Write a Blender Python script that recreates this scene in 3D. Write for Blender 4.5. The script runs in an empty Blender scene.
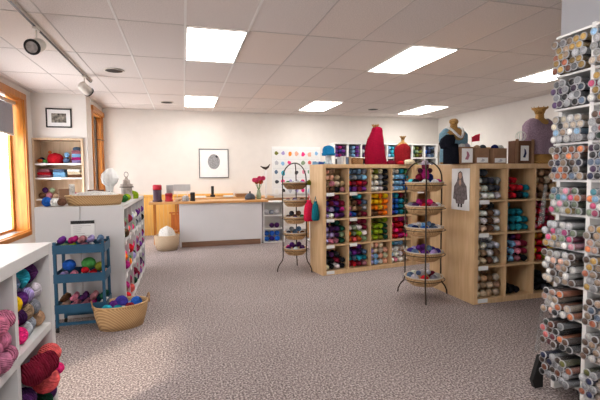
import bpy, bmesh, math, random
from mathutils import Matrix, Vector
random.seed(7)
rnd = random.random
def U(a, b): return a + (b - a) * rnd()
PI = math.pi
COL = bpy.context.scene.collection
sc = bpy.context.scene

# ------------------------------------------------------------------ materials
MATS = {}
def pmat(name, col=(.8, .8, .8), rough=.6, metal=0., nscale=0, namt=.15, bump=0., bscale=None, spec=.3, emit=None, estr=0,
         objcol=False, wave=None, coat=0, alpha=1.):
    if name in MATS: return MATS[name]
    m = bpy.data.materials.new(name); m.use_nodes = True
    nt = m.node_tree; N = nt.nodes; L = nt.links
    b = N['Principled BSDF']
    b.inputs['Roughness'].default_value = rough; b.inputs['Metallic'].default_value = metal
    b.inputs['Specular IOR Level'].default_value = spec
    b.inputs['Coat Weight'].default_value = coat
    b.inputs['Alpha'].default_value = alpha
    tc = N.new('ShaderNodeTexCoord')
    src = None
    if objcol:
        oi = N.new('ShaderNodeObjectInfo'); src = oi.outputs['Color']
    else:
        b.inputs['Base Color'].default_value = (*col, 1)
    tex = None
    if nscale:
        tex = N.new('ShaderNodeTexNoise'); tex.inputs['Scale'].default_value = nscale; tex.inputs['Detail'].default_value = 3
        L.new(tc.outputs['Object'], tex.inputs['Vector'])
        mr = N.new('ShaderNodeMapRange'); mr.inputs['From Min'].default_value = .3; mr.inputs['From Max'].default_value = .7
        mr.inputs['To Min'].default_value = 1 - namt; mr.inputs['To Max'].default_value = 1 + namt
        L.new(tex.outputs['Fac'], mr.inputs['Value'])
        mx = N.new('ShaderNodeVectorMath'); mx.operation = 'SCALE'
        if src: L.new(src, mx.inputs[0])
        else: mx.inputs[0].default_value = col
        L.new(mr.outputs[0], mx.inputs['Scale']); src = mx.outputs[0]
    if src: L.new(src, b.inputs['Base Color'])
    if bump:
        if wave:
            w = N.new('ShaderNodeTexWave'); w.inputs['Scale'].default_value = wave; w.bands_direction = 'DIAGONAL'
            w.inputs['Distortion'].default_value = 1.5
            L.new(tc.outputs['Object'], w.inputs['Vector']); h = w.outputs['Fac']
        else:
            w = N.new('ShaderNodeTexNoise'); w.inputs['Scale'].default_value = bscale or nscale or 50
            L.new(tc.outputs['Object'], w.inputs['Vector']); h = w.outputs['Fac']
        bp = N.new('ShaderNodeBump'); bp.inputs['Strength'].default_value = bump; bp.inputs['Distance'].default_value = .004
        L.new(h, bp.inputs['Height']); L.new(bp.outputs[0], b.inputs['Normal'])
    if emit:
        b.inputs['Emission Color'].default_value = (*emit, 1); b.inputs['Emission Strength'].default_value = estr
    MATS[name] = m
    return m

def wood_mat(name, c1, c2, scale=3.0, rough=.45, axis='Z', stretch=12):
    m = bpy.data.materials.new(name); m.use_nodes = True
    nt = m.node_tree; N = nt.nodes; L = nt.links; b = N['Principled BSDF']
    tc = N.new('ShaderNodeTexCoord'); mp = N.new('ShaderNodeMapping')
    s = {'X': (1, stretch, stretch), 'Y': (stretch, 1, stretch), 'Z': (stretch, stretch, 1)}[axis]
    mp.inputs['Scale'].default_value = s
    L.new(tc.outputs['Object'], mp.inputs['Vector'])
    n = N.new('ShaderNodeTexNoise'); n.inputs['Scale'].default_value = scale; n.inputs['Detail'].default_value = 5; n.inputs['Distortion'].default_value = .6
    L.new(mp.outputs[0], n.inputs['Vector'])
    r = N.new('ShaderNodeValToRGB'); r.color_ramp.elements[0].position = .3; r.color_ramp.elements[1].position = .7
    r.color_ramp.elements[0].color = (*c1, 1); r.color_ramp.elements[1].color = (*c2, 1)
    L.new(n.outputs['Fac'], r.inputs[0]); L.new(r.outputs[0], b.inputs['Base Color'])
    b.inputs['Roughness'].default_value = rough; b.inputs['Specular IOR Level'].default_value = .3
    MATS[name] = m
    return m

PILL = pmat('shaded_wall_paint', (.40, .40, .42), .9, nscale=6, namt=.02, spec=.1)  # wall paint darkened to carry the shade on the near wall
WALL = pmat('wall_paint', (.72, .68, .635), .9, nscale=6, namt=.02, bump=.05, bscale=90, spec=.1)
WHITE = pmat('white_laminate', (.61, .605, .605), .4, nscale=4, namt=.02)
WHITE2 = pmat('white_paint', (.78, .77, .75), .5, nscale=4, namt=.02)
BIRCH = wood_mat('birch_veneer', (.56, .36, .185), (.68, .47, .27), 2.5)
PINE = wood_mat('honey_oak', (.34, .11, .016), (.52, .20, .036), 3, .35)
PANEL = wood_mat('knotty_pine_panel', (.78, .40, .09), (.86, .52, .15), 3, .5)
OAKTOP = wood_mat('oak_top', (.50, .24, .08), (.66, .36, .14), 3, .35, 'X')
BOOKW = wood_mat('maple_board', (.55, .40, .26), (.66, .50, .34), 2.5, .5)
DARKW = wood_mat('walnut_base', (.16, .08, .05), (.24, .13, .08), 3, .5, 'X')
REDW = wood_mat('cherry_wood', (.42, .10, .02), (.58, .17, .03), 4, .4)
BLACKM = pmat('black_metal', (.012, .011, .011), .45, .3, nscale=20, namt=.1)
BRONZE = pmat('bronze_metal', (.05, .035, .025), .45, .5, nscale=20, namt=.1)
YARN = pmat('wool_yarn', rough=.95, nscale=45, namt=.35, bump=.9, wave=55, objcol=True, spec=.05)
YARNV = pmat('wool_yarn_variegated', rough=.95, nscale=16, namt=.55, bump=.9, wave=55, objcol=True, spec=.05)
CLOTH = pmat('knit_cloth', rough=.95, nscale=90, namt=.25, bump=.8, wave=60, objcol=True, spec=.05)
PAINT = pmat('coloured_coating', rough=.45, nscale=8, namt=.05, objcol=True)
BEAD = pmat('glass_beads', rough=.35, nscale=260, namt=.5, objcol=True, spec=.6)
PAPER = pmat('white_paper', (.80, .80, .79), .8, nscale=9, namt=.03)
WIRE = pmat('cream_liner', (.60, .54, .46), .9, nscale=60, namt=.1)
BLUEC = pmat('steel_blue_paint', (.016, .075, .14), .45, nscale=5, namt=.04)
BLACK = pmat('black_plastic', (.012, .012, .012), .4, nscale=12, namt=.1)
LAMPW = pmat('cream_enamel', (.66, .62, .56), .35, nscale=7, namt=.03)
KRAFT = pmat('kraft_paper', (.27, .15, .085), .85, nscale=14, namt=.12)
KRAFT2 = pmat('dark_kraft', (.12, .055, .03), .85, nscale=14, namt=.12)
BARS = pmat('ceiling_bar', (.76, .73, .70), .6, nscale=5, namt=.02)
DIFF = pmat('lit_diffuser', (.9, .9, .9), .6, emit=(1.0, .965, .92), estr=10.0)

def wicker_mat(name, c1, c2, su=60, sv=90):
    m = bpy.data.materials.new(name); m.use_nodes = True
    nt = m.node_tree; N = nt.nodes; L = nt.links; b = N['Principled BSDF']
    tc = N.new('ShaderNodeTexCoord')
    w = N.new('ShaderNodeTexWave'); w.bands_direction = 'DIAGONAL'; w.inputs['Scale'].default_value = su / 2; w.inputs['Distortion'].default_value = 1
    w2 = N.new('ShaderNodeTexWave'); w2.bands_direction = 'Z'; w2.inputs['Scale'].default_value = sv / 2; w2.inputs['Distortion'].default_value = .6
    L.new(tc.outputs['Object'], w.inputs['Vector']); L.new(tc.outputs['Object'], w2.inputs['Vector'])
    mu = N.new('ShaderNodeMath'); mu.operation = 'MULTIPLY'
    L.new(w.outputs['Fac'], mu.inputs[0]); L.new(w2.outputs['Fac'], mu.inputs[1])
    r = N.new('ShaderNodeValToRGB'); r.color_ramp.elements[0].color = (*c1, 1); r.color_ramp.elements[1].color = (*c2, 1)
    r.color_ramp.elements[1].position = .55
    L.new(mu.outputs[0], r.inputs[0]); L.new(r.outputs[0], b.inputs['Base Color'])
    bp = N.new('ShaderNodeBump'); bp.inputs['Strength'].default_value = .7; bp.inputs['Distance'].default_value = .005
    L.new(mu.outputs[0], bp.inputs['Height']); L.new(bp.outputs[0], b.inputs['Normal'])
    b.inputs['Roughness'].default_value = .7
    MATS[name] = m
    return m
WICK = wicker_mat('tan_wicker', (.42, .24, .10), (.72, .48, .24))
WICKD = wicker_mat('brown_wicker', (.24, .12, .045), (.45, .26, .11))
WICKP = wicker_mat('pale_wicker', (.42, .30, .19), (.66, .52, .37))
WICKG = wicker_mat('golden_wicker', (.30, .14, .03), (.62, .36, .10))

def carpet_mat():
    m = bpy.data.materials.new('flecked_carpet'); m.use_nodes = True
    nt = m.node_tree; N = nt.nodes; L = nt.links; b = N['Principled BSDF']
    tc = N.new('ShaderNodeTexCoord')
    n1 = N.new('ShaderNodeTexNoise'); n1.inputs['Scale'].default_value = 80; n1.inputs['Detail'].default_value = 3; n1.inputs['Roughness'].default_value = .7
    n2 = N.new('ShaderNodeTexNoise'); n2.inputs['Scale'].default_value = 1.3; n2.inputs['Detail'].default_value = 2
    L.new(tc.outputs['Object'], n1.inputs['Vector']); L.new(tc.outputs['Object'], n2.inputs['Vector'])
    r = N.new('ShaderNodeValToRGB'); e = r.color_ramp.elements
    e[0].position = .36; e[0].color = (.085, .067, .068, 1); e[1].position = .64; e[1].color = (.60, .525, .505, 1)
    k = e.new(.5); k.color = (.27, .225, .22, 1)
    L.new(n1.outputs['Fac'], r.inputs[0])
    mr = N.new('ShaderNodeMapRange'); mr.inputs['From Min'].default_value = .3; mr.inputs['From Max'].default_value = .7
    mr.inputs['To Min'].default_value = .94; mr.inputs['To Max'].default_value = 1.06
    L.new(n2.outputs['Fac'], mr.inputs['Value'])
    v = N.new('ShaderNodeVectorMath'); v.operation = 'SCALE'; L.new(r.outputs[0], v.inputs[0]); L.new(mr.outputs[0], v.inputs['Scale'])
    L.new(v.outputs[0], b.inputs['Base Color'])
    bp = N.new('ShaderNodeBump'); bp.inputs['Strength'].default_value = .6; bp.inputs['Distance'].default_value = .006
    L.new(n1.outputs['Fac'], bp.inputs['Height']); L.new(bp.outputs[0], b.inputs['Normal'])
    b.inputs['Roughness'].default_value = 1; b.inputs['Specular IOR Level'].default_value = .05
    return m
CARPET = carpet_mat()

GX, GY = .0545, 4.267          # origin of the ceiling grid
def ceiling_mat():
    m = bpy.data.materials.new('acoustic_tile'); m.use_nodes = True
    nt = m.node_tree; N = nt.nodes; L = nt.links; b = N['Principled BSDF']
    tc = N.new('ShaderNodeTexCoord')
    ad = N.new('ShaderNodeVectorMath'); ad.operation = 'ADD'; ad.inputs[1].default_value = (-GX, -GY, 0)
    dv = N.new('ShaderNodeVectorMath'); dv.operation = 'DIVIDE'; dv.inputs[1].default_value = (.61, 1.22, 1)
    fl = N.new('ShaderNodeVectorMath'); fl.operation = 'FLOOR'
    L.new(tc.outputs['Object'], ad.inputs[0]); L.new(ad.outputs[0], dv.inputs[0]); L.new(dv.outputs[0], fl.inputs[0])
    wn = N.new('ShaderNodeTexWhiteNoise'); wn.noise_dimensions = '2D'; L.new(fl.outputs[0], wn.inputs['Vector'])
    r = N.new('ShaderNodeValToRGB'); e = r.color_ramp.elements
    e[0].color = (.68, .62, .585, 1); e[1].color = (.73, .64, .58, 1); k = e.new(.85); k.color = (.70, .64, .605, 1)
    L.new(wn.outputs['Value'], r.inputs[0])
    n1 = N.new('ShaderNodeTexNoise'); n1.inputs['Scale'].default_value = 90; n1.inputs['Detail'].default_value = 3
    L.new(tc.outputs['Object'], n1.inputs['Vector'])
    mr = N.new('ShaderNodeMapRange'); mr.inputs['From Min'].default_value = .3; mr.inputs['From Max'].default_value = .7
    mr.inputs['To Min'].default_value = .86; mr.inputs['To Max'].default_value = 1.1
    L.new(n1.outputs['Fac'], mr.inputs['Value'])
    v = N.new('ShaderNodeVectorMath'); v.operation = 'SCALE'; L.new(r.outputs[0], v.inputs[0]); L.new(mr.outputs[0], v.inputs['Scale'])
    L.new(v.outputs[0], b.inputs['Base Color'])
    b.inputs['Roughness'].default_value = 1; b.inputs['Specular IOR Level'].default_value = .05
    return m
CEIL = ceiling_mat()

def glass_mat():
    m = bpy.data.materials.new('window_glass'); m.use_nodes = True
    nt = m.node_tree; N = nt.nodes; L = nt.links; N.remove(N['Principled BSDF'])
    t = N.new('ShaderNodeBsdfTransparent'); g = N.new('ShaderNodeBsdfGlossy'); g.inputs['Roughness'].default_value = .05
    mx = N.new('ShaderNodeMixShader'); mx.inputs[0].default_value = .06
    L.new(t.outputs[0], mx.inputs[1]); L.new(g.outputs[0], mx.inputs[2]); L.new(mx.outputs[0], N['Material Output'].inputs[0])
    return m
GLASS = glass_mat()
def tube_mat(name, f, c):
    m = bpy.data.materials.new(name); m.use_nodes = True
    nt = m.node_tree; N = nt.nodes; L = nt.links; b = N['Principled BSDF']
    b.inputs['Base Color'].default_value = (*c, 1); b.inputs['Roughness'].default_value = .25
    t = N.new('ShaderNodeBsdfTransparent'); mx = N.new('ShaderNodeMixShader'); mx.inputs[0].default_value = f
    L.new(t.outputs[0], mx.inputs[1]); L.new(b.outputs[0], mx.inputs[2]); L.new(mx.outputs[0], N['Material Output'].inputs[0])
    return m
CLEAR = tube_mat('clear_plastic', .34, (.22, .22, .24))
RIM = pmat('frosted_rim', (.40, .40, .41), .4, nscale=20, namt=.05)
CLEARB = tube_mat('clear_sleeve', .25, (.4, .42, .42))

# ------------------------------------------------------------------ helpers
LABELS = {}
def tag(o, label, cat, group=None, kind=None):
    if label: o['label'] = label
    if cat: o['category'] = cat
    if group: o['group'] = group
    if kind: o['kind'] = kind
    if label:
        n = len(label.replace(',', ' ').split())
        if n < 4 or n > 16: print('LABEL LENGTH', n, label)
        if label in LABELS: print('DUP LABEL', label)
        LABELS[label] = 1
    return o
def thing(name, label, cat, loc=(0, 0, 0), rz=0, group=None):
    o = bpy.data.objects.new(name, None); COL.objects.link(o); o.empty_display_size = .05
    o.location = loc; o.rotation_euler = (0, 0, rz)
    return tag(o, label, cat, group)
def link(name, me, mat=None, parent=None, smooth=False):
    if mat and not me.materials: me.materials.append(mat)
    if smooth: me.shade_smooth()
    o = bpy.data.objects.new(name, me); COL.objects.link(o)
    if parent: o.parent = parent
    return o
class MB:
    def __init__(s): s.bm = bmesh.new()
    def box(s, x0, y0, z0, x1, y1, z1, M=None):
        v = [s.bm.verts.new(p) for p in ((x0, y0, z0), (x1, y0, z0), (x1, y1, z0), (x0, y1, z0), (x0, y0, z1), (x1, y0, z1), (x1, y1, z1), (x0, y1, z1))]
        for f in ((0, 3, 2, 1), (4, 5, 6, 7), (0, 1, 5, 4), (1, 2, 6, 5), (2, 3, 7, 6), (3, 0, 4, 7)): s.bm.faces.new([v[i] for i in f])
        if M: bmesh.ops.transform(s.bm, matrix=M, verts=v)
        return s
    def tube(s, pts, r, n=8, cap=True):
        pts = [Vector(p) for p in pts]; rings = []
        R = r if isinstance(r, (list, tuple)) else [r] * len(pts)
        prev = None
        for i, p in enumerate(pts):
            t = (pts[min(i + 1, len(pts) - 1)] - pts[max(i - 1, 0)]).normalized()
            if prev is None:
                a = Vector((0, 0, 1)) if abs(t.z) < .9 else Vector((1, 0, 0)); u = t.cross(a).normalized()
            else: u = (prev - t * prev.dot(t)).normalized()
            prev = u; w = t.cross(u)
            rings.append([s.bm.verts.new(p + (u * math.cos(2 * PI * k / n) + w * math.sin(2 * PI * k / n)) * R[i]) for k in range(n)])
        for a, b in zip(rings, rings[1:]):
            for k in range(n): s.bm.faces.new((a[k], a[(k + 1) % n], b[(k + 1) % n], b[k]))
        if cap: s.bm.faces.new(rings[0][::-1]); s.bm.faces.new(rings[-1])
        return s
    def loft(s, secs, n=24, cap=True, fold=0, nf=7, ph=0, scoop=0, sfrom=.7):
        # secs: (z, cx, cy, rx, ry)
        rings = []
        for (z, cx, cy, rx, ry) in secs:
            rg = []
            for k in range(n):
                a = 2 * PI * k / n; f = 1 + fold * math.cos(nf * a + ph + z * 3) + fold * .5 * math.cos((nf + 3) * a - z * 5)
                da = abs(a - 1.5 * PI); tz = max(0, (z / secs[-1][0] - sfrom) / (1 - sfrom)) if scoop else 0
                rg.append(s.bm.verts.new((cx + rx * f * math.cos(a), cy + ry * f * math.sin(a), z - scoop * tz * math.exp(-(da / .75) ** 2))))
            rings.append(rg)
        for a, b in zip(rings, rings[1:]):
            for k in range(n): s.bm.faces.new((a[k], a[(k + 1) % n], b[(k + 1) % n], b[k]))
        if cap: s.bm.faces.new(rings[0][::-1]); s.bm.faces.new(rings[-1])
        return s
    def poly(s, pts, y0, y1, M=None):
        # outline in xz extruded along y
        a = [s.bm.verts.new((x, y0, z)) for x, z in pts]; b = [s.bm.verts.new((x, y1, z)) for x, z in pts]
        s.bm.faces.new(a); s.bm.faces.new(b[::-1])
        for i in range(len(pts)):
            j = (i + 1) % len(pts); s.bm.faces.new((a[i], b[i], b[j], a[j]))
        if M: bmesh.ops.transform(s.bm, matrix=M, verts=a + b)
        return s
    def build(s, name, mat, parent=None, smooth=False, bevel=0):
        bmesh.ops.recalc_face_normals(s.bm, faces=s.bm.faces)
        if bevel: bmesh.ops.bevel(s.bm, geom=list(s.bm.edges), offset=bevel, segments=1, affect='EDGES', clamp_overlap=True)
        me = bpy.data.meshes.new(name); s.bm.to_mesh(me); s.bm.free()
        return link(name, me, mat, parent, smooth)
def bx(name, mat, parent, *boxes, bevel=0):
    m = MB()
    for b in boxes: m.box(*b)
    return m.build(name, mat, parent, bevel=bevel)
def struct(o): o['kind'] = 'structure'; return o

# ------------------------------------------------------------------ palette
PAL = {
 'w': ('white', (.78, .77, .73)), 'c': ('cream', (.70, .60, .42)), 'k': ('black', (.012, .012, .015)), 'g': ('grey', (.24, .25, .28)),
 'G': ('charcoal', (.045, .048, .06)), 's': ('silver grey', (.46, .47, .50)), 'r': ('red', (.50, .015, .025)), 'R': ('burgundy', (.17, .012, .03)),
 'p': ('pink', (.68, .22, .33)), 'P': ('hot pink', (.80, .03, .20)), 'm': ('magenta', (.38, .02, .16)), 'v': ('purple', (.13, .03, .22)),
 'V': ('dark plum', (.06, .018, .08)), 'l': ('lilac', (.36, .30, .58)), 'b': ('blue', (.02, .10, .42)), 'n': ('navy', (.012, .02, .09)),
 'B': ('light blue', (.22, .45, .70)), 't': ('teal', (.012, .15, .20)), 'T': ('turquoise', (.03, .36, .46)), 'e': ('green', (.05, .20, .05)),
 'E': ('dark green', (.012, .06, .035)), 'L': ('lime green', (.28, .42, .02)), 'y': ('yellow', (.85, .52, .01)), 'Y': ('gold', (.50, .28, .02)),
 'o': ('orange', (.80, .18, .01)), 'O': ('rust orange', (.42, .09, .02)), 'h': ('brown', (.12, .06, .035)), 'a': ('tan', (.38, .25, .15)),
 'f': ('peach', (.72, .38, .26)), 'q': ('beige', (.52, .42, .31)), 'd': ('dusty rose', (.35, .14, .18)), 'i': ('indigo', (.04, .03, .20)),
 'u': ('slate blue', (.10, .16, .26)), 'z': ('olive', (.16, .17, .02)), 'x': ('coral', (.66, .10, .10)), 'j': ('sage', (.22, .30, .18))}

PAL['D'] = ('dusty pink', (.50, .16, .27))
# ------------------------------------------------------------------ yarn meshes
def hank_mesh(name, L=.21, R=.04, turns=1.6, n=18, m=22, amp=.15, seed=0, bul=.10):
    bm = bmesh.new(); rings = []
    for i in range(m + 1):
        t = i / m; y = L * t
        e = min(1, (1 - abs(2 * t - 1) ** 5) ** .5 + .0)
        e = max(e, .12)
        rg = []
        for k in range(n):
            a = 2 * PI * k / n
            r = R * e * (1 - amp + amp * math.cos(2 * (a - turns * 2 * PI * t))) * (1 - bul + bul * math.cos(2 * PI * t * 3.0 + PI))
            # loop ends: a dent in the middle of the end
            rg.append(bm.verts.new((r * math.cos(a), y, r * math.sin(a))))
        rings.append(rg)
    for a, b in zip(rings, rings[1:]):
        for k in range(n): bm.faces.new((a[k], b[k], b[(k + 1) % n], a[(k + 1) % n]))
    for rg, yy, flip in ((rings[0], .006, 0), (rings[-1], L - .006, 1)):
        c = bm.verts.new((0, yy, 0))
        for k in range(n):
            f = (c, rg[k], rg[(k + 1) % n]); bm.faces.new(f if not flip else f[::-1])
    bmesh.ops.recalc_face_normals(bm, faces=bm.faces)
    me = bpy.data.meshes.new(name); bm.to_mesh(me); bm.free(); me.shade_smooth(); me.materials.append(YARN); return me
def ball_mesh(name, R=.04, sq=1.0, n=26, m=18, seed=0, mat=YARN):
    rg_ = random.Random(seed); axes = []
    for _ in range(4):
        v = Vector((rg_.uniform(-1, 1), rg_.uniform(-1, 1), rg_.uniform(-1, 1))).normalized(); axes.append(v)
    bm = bmesh.new(); rings = []
    top = bm.verts.new((0, 0, R * sq)); bot = bm.verts.new((0, 0, -R * sq))
    for i in range(1, m):
        p = PI * i / m; rg = []
        for k in range(n):
            a = 2 * PI * k / n; d = Vector((math.sin(p) * math.cos(a), math.sin(p) * math.sin(a), math.cos(p)))
            best = max(range(4), key=lambda q: 1 - abs(d.dot(axes[q])))
            rr = R * (.98 + .02 * math.cos(34 * math.acos(max(-1, min(1, d.dot(axes[best]))))))
            rg.append(bm.verts.new((d.x * rr, d.y * rr, d.z * rr * sq)))
        rings.append(rg)
    for a, b in zip(rings, rings[1:]):
        for k in range(n): bm.faces.new((a[k], b[k], b[(k + 1) % n], a[(k + 1) % n]))
    for k in range(n):
        bm.faces.new((top, rings[0][k], rings[0][(k + 1) % n])); bm.faces.new((bot, rings[-1][(k + 1) % n], rings[-1][k]))
    me = bpy.data.meshes.new(name); bm.to_mesh(me); bm.free(); me.shade_smooth(); me.materials.append(mat); return me
HANKS = [hank_mesh('hank_a', turns=2.2, amp=.15), hank_mesh('hank_b', turns=2.6, amp=.18), hank_mesh('hank_c', turns=1.8, amp=.14)]
HANKSV = []
for h in HANKS:
    c = h.copy(); c.materials.clear(); c.materials.append(YARNV); HANKSV.append(c)
BALLS = [ball_mesh('ball_a', seed=1), ball_mesh('ball_b', seed=2, sq=.88), ball_mesh('ball_c', seed=3, sq=.95)]
BALLSV = [ball_mesh('ballv', seed=5, sq=.92, mat=YARNV)]

PLUMP = [hank_mesh('skein_a', turns=1.5, amp=.14), hank_mesh('skein_b', turns=1.9, amp=.16)]
def yarn(kind, ch, loc, R=.04, rot=(0, 0, 0), label=None, group=None, length=1., ysc=None, var=False):
    cn, c = PAL[ch]
    if kind == 'hank': me = random.choice(HANKSV if var else HANKS)
    elif kind == 'skein': me = random.choice(PLUMP)
    else: me = BALLSV[0] if var else random.choice(BALLS)
    o = bpy.data.objects.new({'hank': 'yarn_hank', 'skein': 'yarn_skein', 'ball': 'yarn_ball'}[kind], me); COL.objects.link(o)
    s = R / .04
    o.scale = (s, s if kind == 'ball' else length, s)
    o.location = loc; o.rotation_euler = rot
    j = U(.95, 1.4); o.color = tuple(min(1, max(0, x * j * U(.93, 1.07))) for x in c) + (1,)
    tag(o, label, 'yarn', group)
    return o

ORD = ['first', 'second', 'third', 'fourth', 'fifth', 'sixth', 'seventh', 'eighth']
LAY = ['bottom layer', 'second layer', 'third layer', 'fourth layer', 'fifth layer', 'sixth layer']

# ------------------------------------------------------------------ cube shelving
class Cube: pass
def cube_shelf(name, label, loc, rz, cols, rows, W, H, D, mat, to=.05, ti=.018, back=True, cat='shelf', group=None, tags=(), backmat=None, btn=None):
    t = thing(name, label, cat, loc, rz, group)
    bx('side_panel', mat, t, (0, 0, 0, to, D, H), bevel=.0015); bx('side_panel', mat, t, (W - to, 0, 0, W, D, H), bevel=.0015)
    bx('top_panel', mat, t, (to, 0, H - to, W - to, D, H), bevel=.0015); bx('bottom_panel', mat, t, (to, 0, 0, W - to, D, to), bevel=.0015)
    cw = (W - 2 * to - (cols - 1) * ti) / cols; chh = (H - 2 * to - (rows - 1) * ti) / rows
    for r in range(1, rows):
        z = to + r * chh + (r - 1) * ti
        bx('shelf_board', mat, t, (to, .004, z, W - to, D, z + ti))
    for c in range(1, cols):
        x = to + c * cw + (c - 1) * ti
        for r in range(rows):
            z = to + r * (chh + ti); bx('divider', mat, t, (x, .006, z, x + ti, D, z + chh))
    if back: bx('back_panel', backmat or mat, t, (to, D - .012, to, W - to, D - .004, H - to))
    q = Cube(); q.t = t; q.cw = cw; q.ch = chh; q.to = to; q.ti = ti; q.rows = rows; q.cols = cols; q.rz = rz; q.loc = Vector(loc); q.D = D; q.H = H; q.W = W
    q.M = Matrix.Translation(loc) @ Matrix.Rotation(rz, 4, 'Z')
    def cell(c, r):
        x = to + c * (cw + ti); z = to + (rows - 1 - r) * (chh + ti); return x, z
    q.cell = cell
    for (c, r) in tags:
        x, z = cell(c, r)
        m = MB(); m.box(x + .005, -.004, z - .038, x + .12, -.001, z + .004)
        l = m.build('price_label', PAPER, t); l['label'] = 'white price label'
    return q
def fill(q, c, r, rows, unit, group, kind='hank', var=False, inset=.025, R=None, jit=.02, balls_flat=False):
    x0, z0 = q.cell(c, r); rows = rows[::-1]
    nx = max(len(s) for s in rows)
    R = R or min((q.cw - .004) / nx / 2, (q.ch - .004) / len(rows) / 2 if len(rows) > 3 else 1)
    for j, s in enumerate(rows):
        z = z0 + R + .0005 + j * 2 * R
        if z + R > z0 + q.ch: break
        kk = 0
        for i, chh in enumerate(s):
            if chh == '.': continue
            kk += 1
            x = x0 + .002 + R + i * 2 * R
            y = inset + U(0, jit)
            if kind == 'ball': y += R
            p = q.M @ Vector((x, y, z))
            lab = f"{PAL[chh][0]} yarn {'ball' if kind == 'ball' else 'skein'}, {LAY[j]}, {ORD[kk - 1]} from left, {unit} row {['one','two','three','four','five'][r]} cubby {['one','two','three','four','five','six'][c]}"
            rot = (0, U(0, PI), q.rz) if kind != 'ball' else (U(-.3, .3), U(-.3, .3), U(0, 6))
            yarn(kind, chh, p, R * .995, rot, lab, group, var=var)

# ================================================================== the setting
ZC = 2.756
struct(bx('floor', CARPET, None, (-2.7, -2.2, -.1, 6.7, 10.0, 0)))
struct(bx('ceiling', CEIL, None, (-2.7, -2.2, ZC, 6.7, 10.0, ZC + .1)))
struct(bx('wall_back', WALL, None, (-1.8, 9.8, 0, 6.7, 10.0, ZC)))
struct(bx('wall_right', WALL, None, (6.5, 2.25, 0, 6.7, 9.8, ZC)))
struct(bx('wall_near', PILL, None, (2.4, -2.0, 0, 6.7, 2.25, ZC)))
struct(bx('wall_front', WALL, None, (-2.7, -2.2, 0, -2.2, -2.0, ZC), (-2.2, -2.2, 0, 2.4, -2.0, .9), (-2.2, -2.2, 2.3, 2.4, -2.0, ZC), (-2.2, -2.2, .9, -1.4, -2.0, 2.3), (.2, -2.2, .9, 2.4, -2.0, 2.3)))
WY0, WY1, WZ0, WZ1 = 5.6, 7.88, .42, 2.58       # left window opening
struct(bx('wall_left', WALL, None, (-2.72, -2.0, 0, -2.48, .3, ZC), (-2.72, .3, 0, -2.48, 1.71, .42), (-2.72, .3, 2.4, -2.48, 1.71, ZC),
          (-2.72, 1.71, 0, -2.48, WY0, ZC), (-2.72, WY0, 0, -2.48, WY1, WZ0), (-2.72, WY0, WZ1, -2.48, WY1, ZC), (-2.72, WY1, 0, -2.48, 8.7, ZC)))
struct(bx('wall_alcove', WALL, None, (-2.48, 8.25, 1.985, -1.62, 8.62, ZC), (-2.48, 8.6, 0, -1.62, 8.7, 1.985), (-1.685, 8.25, 0, -1.62, 8.6, 1.985)))
NY0, NY1, NZ0, NZ1 = 8.76, 9.66, .55, 2.55
struct(bx('wall_nook', WALL, None, (-1.8, 8.7, 0, -1.62, NY0, ZC), (-1.8, NY0, 0, -1.62, NY1, NZ0), (-1.8, NY0, NZ1, -1.62, NY1, ZC), (-1.8, NY1, 0, -1.62, 9.8, ZC)))
# ceiling T-bars
m = MB(); yb = GY - 1.22 * 5
for k in range(-4, 11):
    x = GX + .61 * k
    if k not in (-1, 0, 1): continue
    if x > 2.39: m.box(x - .011, 2.26, ZC - .004, x + .011, 9.79, ZC - .0002)
    else: m.box(x - .011, -1.99, ZC - .004, x + .011, 9.79 if x > -1.6 else 8.24, ZC - .0002)
struct(m.build('trim_1', BARS))
m = MB()
for k in range(-4, 11):
    x = GX + .61 * k
    if k not in (-1, 0, 1): m.box(x - .006, -1.99 if x < 2.39 else 2.26, ZC - .0035, x + .006, 9.79 if x > -1.6 else 8.24, ZC - .0002)
for k in range(-5, 5):
    y = GY + 1.22 * k
    m.box(-2.47 if y < 8.2 else -1.61, y - .006, ZC - .0035, 6.49 if y > 2.3 else 2.39, y + .006, ZC - .0003)
struct(m.build('trim_2', pmat('ceiling_cross_bar', (.52, .47, .44), .7, nscale=5, namt=.02)))
struct(bx('trim_3', BARS, None, (-1.61, 9.785, ZC - .012, 6.49, 9.799, ZC - .005), (6.485, 2.26, ZC - .012, 6.499, 9.79, ZC - .005)))
struct(bx('baseboard_back', WHITE2, None, (1.2, 9.785, 0, 6.49, 9.799, .09)))
struct(bx('baseboard_right', WHITE2, None, (6.485, 2.27, 0, 6.499, 9.78, .09)))
# pine beadboard wainscot behind the counter
m = MB(); x = -1.6
while x < 1.1:
    m.box(x, 9.782, 0, x + .086, 9.799, .86); x += .09
m.box(-1.61, 9.765, .86, 1.11, 9.799, .90)
struct(m.build('trim_4', PANEL))

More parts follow.
